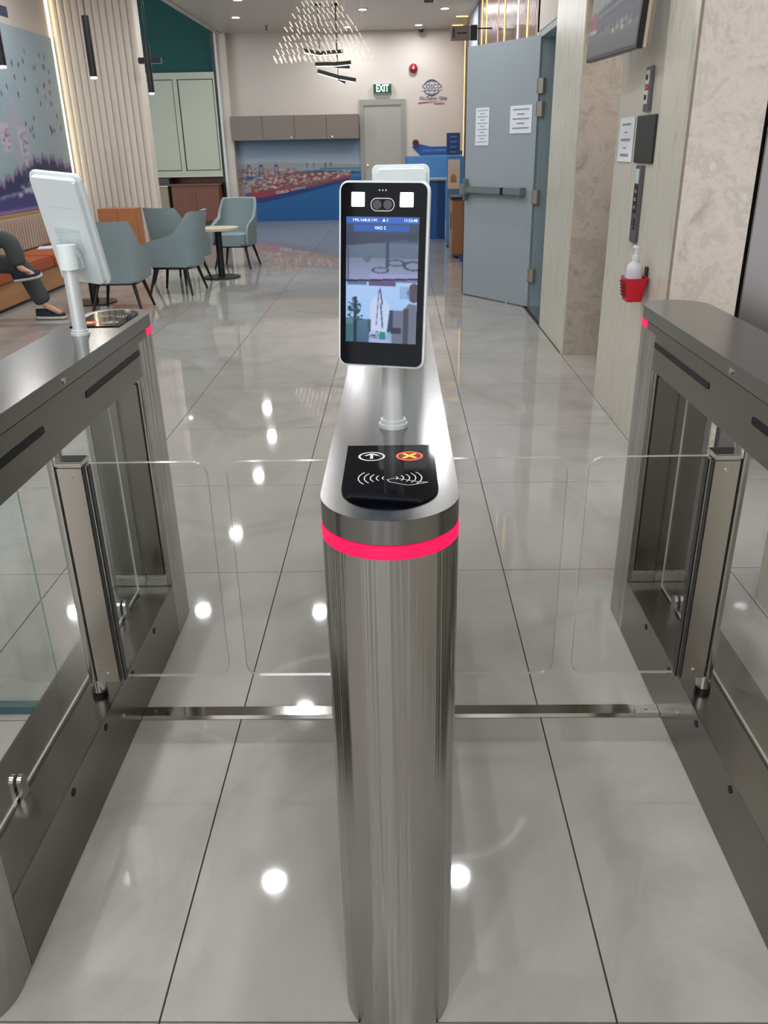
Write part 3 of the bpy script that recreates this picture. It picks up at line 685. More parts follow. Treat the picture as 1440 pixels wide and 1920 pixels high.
box('base', -.30, .30, -BL / 2, BL / 2 - .35, .03, .24, m_oak, bn, .004); box('plinth', -.26, .28, -BL / 2 + .02, BL / 2 - .37, 0, .03, m_dark, bn)
for k in range(6):
    y0 = -BL / 2 + k * .85; box('seat_cushion', -.18, .33, y0 + .004, y0 + .846, .24, .36, m_cush, bn, .02)
bm = bmesh.new(); n = int((BL - .35) / .07)
for k in range(n):
    y0 = -BL / 2 + k * .07; bbox(bm, -.28, -.17, y0, y0 + .066, .36, .70, .014)
tb = link('tufted_back', fin(bm, True, 60), m_tuft, bn); tb['kind'] = 'stuff'
box('back_board', -.33, -.28, -BL / 2, BL / 2 - .35, .03, .725, m_oak, bn, .004)
nc = empty('newspaper', (-3.98, 9.62, .361), .3); tag(nc, 'pale folded paper lying on the orange bench seat', 'paper')
box('sheets', -.10, .13, -.14, .14, 0, .008, m_paper, nc, .002)
wb = empty('wooden_screen', (-3.58, 11.15, 0)); tag(wb, 'low orange-brown wooden cabinet before the slatted wall', 'cabinet')
m_ob = mat('orange_wood', (176, 116, 74), .45); noise_col(m_ob, [(164, 104, 64), (184, 126, 84)], (4, 4, 16), 1.5)
box('body', -.26, .24, -.12, .12, .02, .68, m_ob, wb, .004); box('door', -.255, -.008, -.136, -.121, .04, .66, m_ob, wb, .002); box('door', -.004, .235, -.136, -.121, .04, .66, m_ob, wb, .002); box('plinth', -.25, .23, -.1, .1, 0, .02, m_dark, wb)

# ------------------------------------------------------------------ armchairs and tables
def shell_mesh():
    nt, nz = 41, 9; bm = bmesh.new()
    def plan(t, s):       # t -1..1 around from right arm front, back, to left arm front
        a = t * 1.0
        hw, dep = .240, .50
        ang = abs(a)
        if ang > .55:
            k = (ang - .55) / .45; x = hw; y = -.10 + k * .36
        else:
            th = ang / .55 * PI / 2; x = hw * math.sin(th) ** .75 if ang > 0 else 0; y = -.10 - .19 * math.cos(th) ** .8
        return math.copysign(x, a), y
    def top(t):
        a = abs(t)
        if a < .34: return .80
        if a < .62: k = (a - .34) / .28; k = k * k * (3 - 2 * k); return .80 - .22 * k
        k = (a - .62) / .38; return .58 - .08 * k - .06 * max(0, (k - .8) / .2) ** 2
    grid = {}
    for side, off in (('o', 0), ('i', .042)):
        for i in range(nt):
            t = -1 + 2 * i / (nt - 1); x, y = plan(t, 0)
            for j in range(nz):
                v = j / (nz - 1); z0 = .275 if side == 'o' else .33; z = z0 + (top(t) - z0) * v
                tp = .93 + .07 * (((z - .27) / .3) if z < .57 else 1.0)
                lean = -.06 * max(0, (z - .45) / .35) * (1 if abs(t) < .45 else .3)
                xx, yy = x * tp, y * (tp if y < 0 else 1) + lean
                if side == 'i':
                    l = math.hypot(xx, yy + .02); pl = .006 * abs(math.sin(t * 34)) if v < .9 else 0
                    k = (l - off + pl) / l; xx *= k; yy = (yy + .02) * k - .02 if abs(t) < .6 else yy
                grid[side, i, j] = bm.verts.new((xx, yy, z - (.012 if j == nz - 1 and side == 'i' else 0)))
    for i in range(nt - 1):
        for j in range(nz - 1):
            bm.faces.new([grid['o', i, j], grid['o', i + 1, j], grid['o', i + 1, j + 1], grid['o', i, j + 1]][::-1])
            bm.faces.new([grid['i', i, j], grid['i', i + 1, j], grid['i', i + 1, j + 1], grid['i', i, j + 1]])
        bm.faces.new([grid['o', i, nz - 1], grid['i', i, nz - 1], grid['i', i + 1, nz - 1], grid['o', i + 1, nz - 1]])
        bm.faces.new([grid['o', i, 0], grid['o', i + 1, 0], grid['i', i + 1, 0], grid['i', i, 0]])
    for i in (0, nt - 1):
        for j in range(nz - 1): bm.faces.new([grid['o', i, j], grid['o', i, j + 1], grid['i', i, j + 1], grid['i', i, j]])
    bmesh.ops.recalc_face_normals(bm, faces=bm.faces)
    return fin(bm, True, 60)
def make_chair():
    e = empty('armchair', (0, 0, 0))
    link('back_shell', shell_mesh(), m_chair, e)
    pts = [(x, y) for x, y in rrect(.42, .50, [.06, .06, .09, .09], 0, .01)]
    prism_obj('seat', pts, .27, .40, m_chair, e, .02)
    prism_obj('seat_frame', rrect(.38, .40, .05), .25, .272, m_leg, e)
    for sx in (-1, 1):
        for sy in (-1, 1): rod('leg', (sx * .16, sy * .16, .26), (sx * .225, sy * .225, .0), .018, m_leg, e, .011)
    return e
c0 = make_chair()
chairs = [(-2.55, 7.66, 3.20, 'blue-grey armchair seen squarely from behind, nearest the turnstile'),
          (-2.28, 8.66, PI / 2 + .30, 'blue-grey armchair in side view, second from the turnstile'),
          (-2.40, 9.34, 3.35, 'blue-grey armchair mostly hidden behind the side-view one'),
          (-2.0, 10.55, -.30, 'blue-grey armchair facing the camera behind the round table')]
# local front of the chair is +y
for i, (x, y, rz, lb) in enumerate(chairs):
    o = c0 if i == 0 else copy_tree(c0)
    o.location = (x, y, 0); o.rotation_euler = (0, 0, {0: .03, 1: 1.45, 2: -.45, 3: PI - .12}[i])
    tag(o, lb, 'chair', 'blue-grey armchairs in the lounge')
def make_table(x, y, h, r, lb):
    e = empty('round_table', (x, y, 0)); tag(e, lb, 'table', 'round cafe tables')
    cyl('table_top', r, .025, m_tabletop, (0, 0, h - .0125), e, seg=40); cyl('column', .038, h - .03, m_leg, (0, 0, (h - .03) / 2), e)
    cyl('base_plate', .21, .012, m_leg, (0, 0, .006), e, seg=40); cyl('top_plate', .10, .012, m_leg, (0, 0, h - .031), e)
make_table(-2.03, 9.66, .545, .235, 'round pale wooden table with black pedestal beside the facing armchair')
make_table(-2.97, 8.08, .545, .25, 'round table with black pedestal mostly hidden behind the raised white tablet')

# ------------------------------------------------------------------ seated person
def skinmesh(verts, edges, radii, sub=2, root=0):
    me = bpy.data.meshes.new('sk'); me.from_pydata(verts, edges, []); o = bpy.data.objects.new('sk', me); C.objects.link(o)
    md = o.modifiers.new('s', 'SKIN'); md.use_smooth_shade = True
    for i, r in enumerate(radii):
        r = r if isinstance(r, tuple) else (r, r); me.skin_vertices[0].data[i].radius = r
    me.skin_vertices[0].data[root].use_root = True
    sb = o.modifiers.new('u', 'SUBSURF'); sb.levels = sub; sb.render_levels = sub
    dg = bpy.context.evaluated_depsgraph_get(); dg.update(); r = bpy.data.meshes.new_from_object(o.evaluated_get(dg)); bpy.data.objects.remove(o)
    r.shade_smooth()
    return r
pe = empty('person', (-3.90, 7.25, .0)); tag(pe, 'seated person in dark trousers and navy canvas shoes, legs crossed on the orange bench', 'person')
O = Vector((-3.95, 7.25, 0))
hipL, hipR = (0, -.09, .47), (0, .09, .47)
J = {'pel': (0, 0, .50), 'hL': (.02, -.09, .48), 'hR': (.02, .09, .48),
     'kR': (.60, .02, .47), 'kR2': (.66, .0, .44), 'aR': (.79, .0, .12), 'fR': (.93, -.0, .045),
     'kL': (.54, -.12, .70), 'kL2': (.64, -.11, .68), 'aL': (.69, -.14, .46), 'fL': (.82, -.17, .40),
     'sp': (-.02, 0, .68), 'ch': (-.03, 0, .88), 'nk': (-.03, 0, 1.02), 'hd': (-.01, 0, 1.14), 'ht': (0, 0, 1.25),
     'sL': (-.03, -.17, .95), 'eL': (.03, -.25, .68), 'wL': (.26, -.14, .64), 'sR': (-.03, .17, .95), 'eR': (.03, .25, .68), 'wR': (.26, .12, .62)}
ks = list(J); ix = {k: i for i, k in enumerate(ks)}
ed = [('pel', 'hL'), ('hL', 'kL'), ('kL', 'kL2'), ('kL2', 'aL'), ('aL', 'fL'), ('pel', 'hR'), ('hR', 'kR'), ('kR', 'kR2'), ('kR2', 'aR'), ('aR', 'fR'), ('pel', 'sp'), ('sp', 'ch'), ('ch', 'nk'), ('nk', 'hd'), ('hd', 'ht'),
      ('ch', 'sL'), ('sL', 'eL'), ('eL', 'wL'), ('ch', 'sR'), ('sR', 'eR'), ('eR', 'wR')]
rad = {'pel': .115, 'hL': .08, 'hR': .08, 'kL': .052, 'kL2': .052, 'kR': .052, 'kR2': .052, 'aL': .030, 'aR': .030, 'fL': .024, 'fR': .024, 'sp': .11, 'ch': .125, 'nk': .05, 'hd': .085, 'ht': .07,
       'sL': .055, 'eL': .040, 'wL': .026, 'sR': .055, 'eR': .040, 'wR': .026}
V = [J[k] for k in ks]; E_ = [(ix[a], ix[b]) for a, b in ed]; R_ = [rad[k] for k in ks]
for side, sy in (('L', -1), ('R', 1)):      # hands: palm and five fingers, resting on the thighs
    wx, wy, wz = J['w' + side]; pi_ = len(V); V.append((wx + .07, wy, wz - .01)); R_.append((.034, .016)); E_.append((ix['w' + side], pi_))
    for k in range(4):
        f0 = len(V); yy = wy + (k - 1.5) * .021; ln = (.028, .034, .031, .024)[k]
        V += [(wx + .11, yy, wz - .012), (wx + .11 + ln, yy, wz - .02), (wx + .11 + 2 * ln, yy, wz - .036)]; R_ += [.009, .0085, .007]; E_ += [(pi_, f0), (f0, f0 + 1), (f0 + 1, f0 + 2)]
    f0 = len(V); V += [(wx + .06, wy - sy * .04, wz - .01), (wx + .095, wy - sy * .058, wz - .02)]; R_ += [.010, .008]; E_ += [(pi_, f0), (f0, f0 + 1)]
link('body', skinmesh(V, E_, R_, 2, ix['pel']), m_skin, pe)
def sub(keys, edges, rr, name, m, lv=2):
    vv = [J[k] if isinstance(k, str) else k for k in keys]
    return link(name, skinmesh(vv, edges, rr, lv), m, pe)
def lerp(a, b, t): return tuple(J[a][i] * (1 - t) + J[b][i] * t for i in range(3))
sub(['pel', 'hL', lerp('hL', 'kL', .5), 'kL', 'kL2', lerp('kL2', 'aL', .5), lerp('kL2', 'aL', 1.0), 'hR', lerp('hR', 'kR', .5), 'kR', 'kR2', lerp('kR2', 'aR', .5), lerp('kR2', 'aR', .97)],
    [(0, 1), (1, 2), (2, 3), (3, 4), (4, 5), (5, 6), (0, 7), (7, 8), (8, 9), (9, 10), (10, 11), (11, 12)],
    [.125, .10, .095, .085, .085, .080, .070, .10, .09, .085, .085, .082, .078], 'trousers', m_trouser)
sub([(0, 0, .54), 'sp', (-.03, 0, .86), (-.03, 0, .96), (-.03, -.16, .94), (0, -.22, .80), (-.03, .16, .94), (0, .22, .80)], [(0, 1), (1, 2), (2, 3), (2, 4), (4, 5), (2, 6), (6, 7)], [.135, .13, .14, .07, .068, .055, .068, .055], 'shirt', m_shirt)
bm = bmesh.new(); bmesh.ops.create_uvsphere(bm, u_segments=20, v_segments=14, radius=.105)
for v in bm.verts:
    if v.co.x > .035 and v.co.z < .05: v.co.x = .035
link('hair', fin(bm, True), m_hair, pe, (-.012, 0, 1.215))
for sy in (-1, 1):
    bm = bmesh.new(); bmesh.ops.create_uvsphere(bm, u_segments=10, v_segments=8, radius=.010); link('eye', fin(bm, True), mat('eye_dark', (40, 32, 28), .2), pe, (.082, sy * .03, 1.17))
    bm = bmesh.new(); bmesh.ops.create_uvsphere(bm, u_segments=10, v_segments=8, radius=.022); bmesh.ops.scale(bm, vec=(.8, .4, 1.3), verts=bm.verts); link('ear', fin(bm, True), m_skin, pe, (0, sy * .088, 1.16))
bm = bmesh.new(); cylm(bm, .012, .035, 10, (0, 0, 0), .004); link('nose', fin(bm, True), m_skin, pe, (.088, 0, 1.145))
box('mouth', .072, .084, -.022, .022, 1.10, 1.108, mat('lip', (150, 92, 84), .5), pe, .003)
def shoe(pos, dirv, pitch, name='shoe', roll=0):
    e = empty(name, pos); e.parent = pe; e.rotation_euler = Euler((roll, pitch, math.atan2(dirv[1], dirv[0])), 'XYZ')
    out = [(-.085, 0), (-.08, .028), (-.03, .034), (.05, .036), (.12, .044), (.17, .036), (.192, .008), (.188, -.016), (.16, -.036), (.09, -.042), (0, -.034), (-.06, -.032)][::-1]
    bm = bmesh.new(); n = len(out)
    secs = [(0.0, 1.0, 0), (.022, 1.02, 0), (.023, .97, 1), (.045, .95, 1), (.062, .86, 1)]
    prism_obj('outsole', out, -.004, .004, m_outsole, e); prism_obj('sole', [(x * 1.01, y * 1.03) for x, y in out], .004, .024, m_sole, e, .003)
    rings = []
    for z, s, f in ((.024, .97, 0), (.045, .95, 0), (.062, .82, 1), (.085, .6, 1)):
        ring = []
        for x, y in out:
            zz = z; xx = x * s
            if f: xx = min(xx, .12 if z < .08 else .035) if x > 0 else x * .92; zz = z - max(0, (x - .05)) * .22 * (z / .06)
            ring.append(bm.verts.new((xx, y * s, zz)))
        rings.append(ring)
    for a, b in zip(rings, rings[1:]):
        for i in range(n): bm.faces.new([a[i], a[(i + 1) % n], b[(i + 1) % n], b[i]])
    bm.faces.new(rings[-1]); bmesh.ops.recalc_face_normals(bm, faces=bm.faces)
    up_ = link('upper', fin(bm, True, 70), m_shoe, e)
    for k in range(3): box('lace', .045 + k * .022, .052 + k * .022, -.022, .022, .066 - k * .005, .071 - k * .005, mat('lace', (28, 34, 50), .8), e, .001)
    return e
shoe((.77, .0, .006), (1, -.04), 0)
shoe((.70, -.15, .365), (1, -.12), -.16, roll=.35)

# ------------------------------------------------------------------ right pier wall fittings (face x = 1.14)
def on_right(o): return o
no = empty('notice', (1.138, 4.45, 1.255), -PI / 2)   # local +x runs toward the camera
tag(no, 'white printed notice sheet on the travertine pier left of the black panel', 'notice')
box('sheet', -.135, .135, -.004, .0, 0, .20, m_paper, no)
for k, (wd, t) in enumerate(((.16, .008), (.05, .006), (.17, .010), (.05, .006), (.15, .012))):
    box('text_line', -wd / 2, wd / 2, -.0055, -.004, .165 - k * .035, .165 - k * .035 + t, m_ink, no)
bk = empty('black_panel', (1.138, 4.105, 1.255), -PI / 2); tag(bk, 'matt black rectangular panel on the pier beside the white notice', 'panel')
box('plate', -.155, .155, -.006, 0, 0, .20, m_dark, bk, .001); box('face', -.148, .148, -.007, -.006, .006, .194, mat('black_face', (36, 36, 36), .55), bk)
bt = empty('call_button_panel', (1.138, 4.12, 1.47), -PI / 2); tag(bt, 'narrow upright steel call button strip under the wall screen', 'panel')
m_strip = mat('strip_grey', (96, 88, 92), .35, .3)
box('plate', -.045, .045, -.012, 0, 0, .18, m_strip, bt, .002)
for z0, c in ((.03, (206, 204, 206)), (.11, (206, 204, 206))): box('button_plate', -.032, .018, -.015, -.012, z0, z0 + .055, mat('btn', c, .4), bt, .001); 
for z0 in (.057, .137): cyl('button', .011, .006, m_black, (-.008, -.017, z0), bt, axis='Y')
box('red_band', -.032, .018, -.0145, -.012, .09, .102, m_red, bt)
ds = empty('control_strip', (1.138, 4.12, .905), -PI / 2); tag(ds, 'long dark control strip above the hand sanitiser bottle', 'panel')
box('plate', -.05, .05, -.014, 0, 0, .34, m_strip, ds, .002); box('display', -.035, .02, -.017, -.014, .262, .325, mat('pale_display', (176, 200, 196), .4), ds)
box('label_area', -.035, .02, -.016, -.014, .13, .255, m_black, ds)
for k in range(3): box('mark', -.02, .012, -.0175, -.016, .15 + k * .035, .165 + k * .035, mat('mark_grey', (120, 120, 124), .5), ds)
box('slot_plate', -.02, .022, -.016, -.014, .06, .11, m_dark, ds); cyl('key_switch', .006, .006, m_pol, (-.005, -.016, .07), ds, axis='Y')
bs = empty('plastic_basket', (1.137, 3.86, .675), -PI / 2); tag(bs, 'small red perforated plastic basket hung on the pier', 'basket')
bm = bmesh.new()
def ring_(w_, d_, z): return [bm.verts.new((x, y - .055, z)) for x, y in rrect(w_, d_, .012, n=3)]
r0, r1 = ring_(.098, .07, 0), ring_(.125, .095, .105); r2, r3 = ring_(.117, .087, .105), ring_(.090, .062, .006); n = len(r0)
for a, b in ((r0, r1), (r1, r2), (r2, r3)):
    for i in range(n): bm.faces.new([a[i], a[(i + 1) % n], b[(i + 1) % n], b[i]])
bm.faces.new(r0[::-1]); bm.faces.new(r3); bmesh.ops.recalc_face_normals(bm, faces=bm.faces)
link('basket_body', fin(bm, True, 40), m_red, bs)
box('rim_back', -.064, .064, -.012, -.002, .098, .108, m_red, bs, .003)
for c in range(5):
    for r_ in range(5): 
        o = box('slot_hole', -.038 + c * .017, -.030 + c * .017, -.0995 + .0 - r_ * .0022, -.096 - r_ * .0022, .02 + r_ * .015, .030 + r_ * .015, mat('dark_red_hole', (120, 10, 24), .6) if 'dark_red_hole' not in MATS else MATS['dark_red_hole'], bs)
box('back_hook', -.02, .02, -.006, 0, .09, .15, m_dark, bs)
bo = empty('sanitizer_bottle', (1.082, 3.865, .683), -PI / 2); tag(bo, 'white pump bottle of hand sanitiser standing in the red basket', 'bottle')
bm = bmesh.new(); prof = [(.028, 0), (.030, .01), (.030, .13), (.026, .15), (.012, .165), (.011, .175)]
def lathe(prof, seg=20):
    bm = bmesh.new(); rings = [[bm.verts.new((r * math.cos(2 * PI * i / seg), r * math.sin(2 * PI * i / seg), z)) for i in range(seg)] for r, z in prof]
    for a, b in zip(rings, rings[1:]):
        for i in range(seg): bm.faces.new([a[i], a[(i + 1) % seg], b[(i + 1) % seg], b[i]])
    bm.faces.new(rings[0][::-1]); bm.faces.new(rings[-1]); return fin(bm, True, 50)
link('bottle_body', lathe([(r * 1.25, z) for r, z in prof]), m_bottle, bo)
cyl('pump_collar', .015, .018, m_plastic, (0, 0, .184), bo); cyl('pump_stem', .005, .035, m_plastic, (0, 0, .205), bo); box('pump_spout', -.038, .012, -.008, .008, .220, .232, m_plastic, bo, .003)
box('bottle_label', -.030, -.000, -.0395, -.036, .07, .115, mat('label_blue', (150, 190, 215), .5), bo)
# wall screen
tv = empty('information_screen', (1.03, 4.31, 1.70), -PI / 2 + .0); tag(tv, 'wall mounted information screen in thin pale frame on the pier', 'screen')
tv.rotation_euler = (-.06, 0, -PI / 2 + .10)
P = Paint(.66, .95, .007, (104, 106, 102))
P.grad(.17, .95, (116, 120, 112), (100, 102, 98)); P.speck(0, .20, .66, .95, 420, [(150, 152, 142), (130, 132, 124), (88, 90, 86)], (.03, .006))
P.poly([(0, .13), (.66, .19), (.66, .27), (0, .17)], (70, 74, 74)); P.line(.08, .16, .60, .215, .008, (130, 134, 128)); P.poly([(0, .09), (.66, .10), (.66, .20), (0, .135)], (84, 84, 92))
P.ell(.05, .15, .05, .04, (124, 72, 78)); P.ell(.56, .215, .05, .045, (34, 66, 112)); P.ell(.56, .22, .025, .028, (110, 150, 190)); P.rect(0, .105, .10, .113, (225, 225, 228))
P.rect(0, 0, .66, .08, (96, 96, 98)); P.speck(.2, .085, .55, .12, 30, [(160, 150, 140), (116, 110, 104)], (.03, .006)); P.ell(.34, .085, .012, .005, (240, 240, 230)); P.ell(.46, .087, .012, .005, (240, 240, 230))
link('picture', P.mesh(), m_tv, tv, (0, -.047, .022)); box('panel', -.345, .345, -.046, -.02, 0.005, 1.0, m_black, tv, .003)
box('pale_frame', -.35, .35, -.02, -.006, .008, .99, mat('champagne', (196, 186, 164), .35, .3), tv, .003); box('back_housing', -.30, .30, .004, .03, .03, .96, mat('champagne2', (170, 160, 140), .4, .3), tv, .003)
box('bracket', -.08, .08, .03, .085, .3, .7, m_dark, tv)
# notices taped to the door
for (x0, x1, z0, z1, lb, n) in ((.60, .785, 1.337, 1.640, 'narrow tall white notice taped on the grey door', 11), (.055, .325, 1.425, 1.637, 'wide white notice taped on the grey door near the hinges', 5)):
    s_ = empty('door_notice', leaf.matrix_basis @ Vector(((x0 + x1) / 2, .002, z0)), leaf.rotation_euler[2] + PI); tag(s_, lb, 'notice')
    W_ = x1 - x0; H_ = z1 - z0; box('sheet', -W_ / 2, W_ / 2, -.0025, 0, 0, H_, m_paper, s_)
    for k in range(n):
        wd = W_ * (.75 if k % 2 == 0 else .35); zz = H_ * (1 - (k + 1) / (n + 1)); box('text_line', -wd / 2, wd / 2, -.0035, -.0025, zz, zz + (.006 if n > 6 else .010), m_ink, s_)

# ------------------------------------------------------------------ turnstiles
R0 = .0885; YA, YB = .958, 2.222        # centres of the rounded ends
def dshape(r, yc, y_in, near=True, n=24):
    if near: return [(r, y_in), (r, yc)][::-1][1:] + [] if False else [(r, y_in)] + [(-r, y_in)] + arc(0, yc, r, PI, 2 * PI, n)
    return [(-r, y_in), (r, y_in)] + arc(0, yc, r, 0, PI, n)
def stadium(r, ya, yb, n=24): return arc(0, ya, r, PI, 2 * PI, n) + arc(0, yb, r, 0, PI, n)
def slot_obj(x, y0, y1, z, parent, side):
    pts = rrect(y1 - y0, .0155, .0075); bm = bmesh.new(); prism(bm, pts, -.0012, .0012)
    bmesh.ops.transform(bm, matrix=Matrix(((0, 0, 1, 0), (1, 0, 0, 0), (0, 1, 0, 0), (0, 0, 0, 1))), verts=bm.verts)
    return link('sensor_slot', fin(bm), m_slot, parent, (x, (y0 + y1) / 2, z))
def screw(parent, loc, axis, r=.006, m=None):
    return cyl('screw', r, .004, m or m_pol, loc, parent, seg=14, axis=axis)
def wing(parent, side, xin, xout, sleeve):
    """side +1: wing reaches toward +x from the cabinet. coordinates local to the cabinet (x centre 0)"""
    s = side; y = 1.583
    e = empty('swing_barrier', (0, 0, 0)); e.parent = parent
    a, b = sorted((xin * s, xout * s)); w_ = b - a; r = [.003, .03, .03, .003] if s > 0 else [.03, .003, .003, .03]
    bm = bmesh.new(); prism(bm, rrect(w_, .535, r, (a + b) / 2, .4895), y - .005, y + .005, 0, 1)
    bmesh.ops.transform(bm, matrix=Matrix(((1, 0, 0, 0), (0, 0, 1, 0), (0, 1, 0, 0), (0, 0, 0, 1))), verts=bm.verts); bmesh.ops.reverse_faces(bm, faces=bm.faces)
    link('clear_panel', fin(bm, True, 30), [m_acr, m_acre], e)
    px = .048 * s
    cyl('pivot_rod', .017, .63, m_pol, (px, 1.578, .49), e); cyl('rod_foot', .0185, .012, m_black, (px, 1.578, .181), e)
    cyl('pivot_cap', .018, .03, m_pol, (px, 1.578, .79), e)
    a, b = sorted((px + .0085 * s, .112 * s))
    sl = box('clamp_sleeve', a, b, 1.556, 1.577, .222, .757, m_sleeve, e, .003)
    box('clamp_back', a, b, 1.589, 1.604, .222, .757, m_sleeve, e, .003)
    box('gasket', min(.119 * s, .1225 * s), max(.119 * s, .1225 * s), 1.560, 1.578, .226, .757, m_black, e)
    box('gasket', min(.1105 * s, .1125 * s), max(.1105 * s, .1125 * s), 1.5545, 1.578, .224, .757, m_black, e)
    box('gasket', min(px + .0045 * s, px + .009 * s), max(px + .0045 * s, px + .009 * s), 1.559, 1.578, .224, .757, m_black, e)
    xe = .112 * s; box('clamp_edge', min(xe, xe + .008 * s), max(xe, xe + .008 * s), 1.563, 1.578, .226, .757, m_pol, e, .001)
    box('clamp_top', a, b, 1.556, 1.602, .757, .768, m_pol, e, .002)
    for z in (.245, .735): screw(e, ((a + b) / 2, 1.5545, z), 'Y', .004)
    return e
def make_cabinet(name, xc, sides, label, slots):
    t = empty(name, (xc, 0, 0)); tag(t, label, 'turnstile', 'speed gate turnstiles')
    for near, yc, yi in ((True, YA, 1.0), (False, YB, 2.10)):
        p_ = dshape(R0, yc, yi, near)
        if near: p_ = arc(0, yc, R0, PI, 2 * PI, 40) + [(R0, yi), (-R0, yi)]
        else: p_ = arc(0, yc, R0, 0, PI, 40) + [(-R0, yi), (R0, yi)]
        prism_obj('end_post', p_, 0.0005, .894, m_post, t)
        pl = arc(0, yc, R0 + .0006, PI, 2 * PI, 40) + [(R0 + .0006, yc + .03), (-R0 - .0006, yc + .03)] if near else arc(0, yc, R0 + .0006, 0, PI, 40) + [(-R0 - .0006, yc - .04), (R0 + .0006, yc - .04)]
        prism_obj('light_band', pl, .8945, .9125, m_pink, t)
        q = (1.0, 1.006) if near else (2.094, 2.10)
        ip = box('inner_panel', -R0 + .018, R0 - .018, q[0], q[1], .215, .785, m_side, t, .001)
        box('inner_panel_gap', -R0 + .0155, R0 - .0155, q[0] + (.0 if near else .004), q[1] - (.004 if near else 0), .212, .788, m_black, t)
        box('sill_plate', -R0 + .012, R0 - .012, q[0], q[1] + (.001 if near else 0), .176, .205, m_pol, t, .001)
    box('base', -R0, R0, 1.0, 2.10, 0.0005, .175, m_side, t, .0015)
    box('header_beam', -R0, R0, 1.0, 2.10, .805, .9125, m_side, t)
    for y0, y1 in ((YA + .03, 1.0), (2.10, YB - .04)): box('header_end', -R0, R0, y0, y1, .8945, .9125, m_side, t)
    prism_obj('seam', stadium(R0 - .002, YA, YB, 40), .9125, .9140, m_black, t)
    prism_obj('lid', stadium(R0, YA, YB, 40), .9140, .946, m_top, t, .003)
    for s in sides:
        for y0, y1 in ((1.07, 1.47), (1.70, 2.10)): slot_obj(R0 * s + .0002 * s, y0, y1, .869, t, s)
        for y in (1.28, 1.485, 1.69, 1.89): cyl('cover_plug', .0085, .003, m_slot, (R0 * s, y, .15), t, axis='X', seg=16)
        screw(t, (R0 * s, 1.60, .929), 'X', .007); screw(t, (R0 * s, 1.595, .095), 'X', .006)
    g = box('glass_panel', -.002, .002, 1.10, 2.06, .183, .80, m_pane, t)
    for y0 in (1.10, 2.06): box('glass_edge', -.0021, .0021, y0 - .001, y0 + .001, .183, .80, m_panee, t)
    box('glass_edge', -.0021, .0021, 1.10, 2.06, .181, .183, m_panee, t)
    for y in (1.245, 1.925):
        bm = bmesh.new(); pts = [(-.013, 0), (.013, 0)] + arc(0, .038, .013, 0, PI, 8)
        for x0, x1 in ((-.012, -.0035), (.0035, .012)):
            vb = [[bm.verts.new((x, y0 + 0, z)) for y0, z in pts] for x in (x0, x1)]
            bm.faces.new(vb[0][::-1]); bm.faces.new(vb[1])
            for i in range(len(pts)): bm.faces.new([vb[0][i], vb[0][(i + 1) % len(pts)], vb[1][(i + 1) % len(pts)], vb[1][i]])
        bmesh.ops.recalc_face_normals(bm, faces=bm.faces)
        cl = link('glass_clip', fin(bm, True, 30), m_pol, t, (0, y, .1755))
        cyl('glass_button', .009, .012, m_pol, (-R0 + .03 if False else 0.0, y, .799), t, seg=14)
    return t
XL, XC, XR = -.7665, -.0135, .7485
tl = make_cabinet('turnstile_cabinet', XL, (1,), 'stainless steel turnstile cabinet on the left side of the lane', None)
tc_ = make_cabinet('turnstile_cabinet', XC, (-1, 1), 'stainless steel turnstile cabinet in the middle with tablet facing the camera', None)
tr = make_cabinet('turnstile_cabinet', XR, (-1,), 'stainless steel turnstile cabinet on the right beside the marble pier', None)
wing(tl, 1, .112, -.404 - XL, 0)
wing(tr, -1, .112, -(.391 - XR), 0)
wing(tc_, -1, .06, -(-.363 - XC), 0)
wing(tc_, 1, .06, .348 - XC, 0)

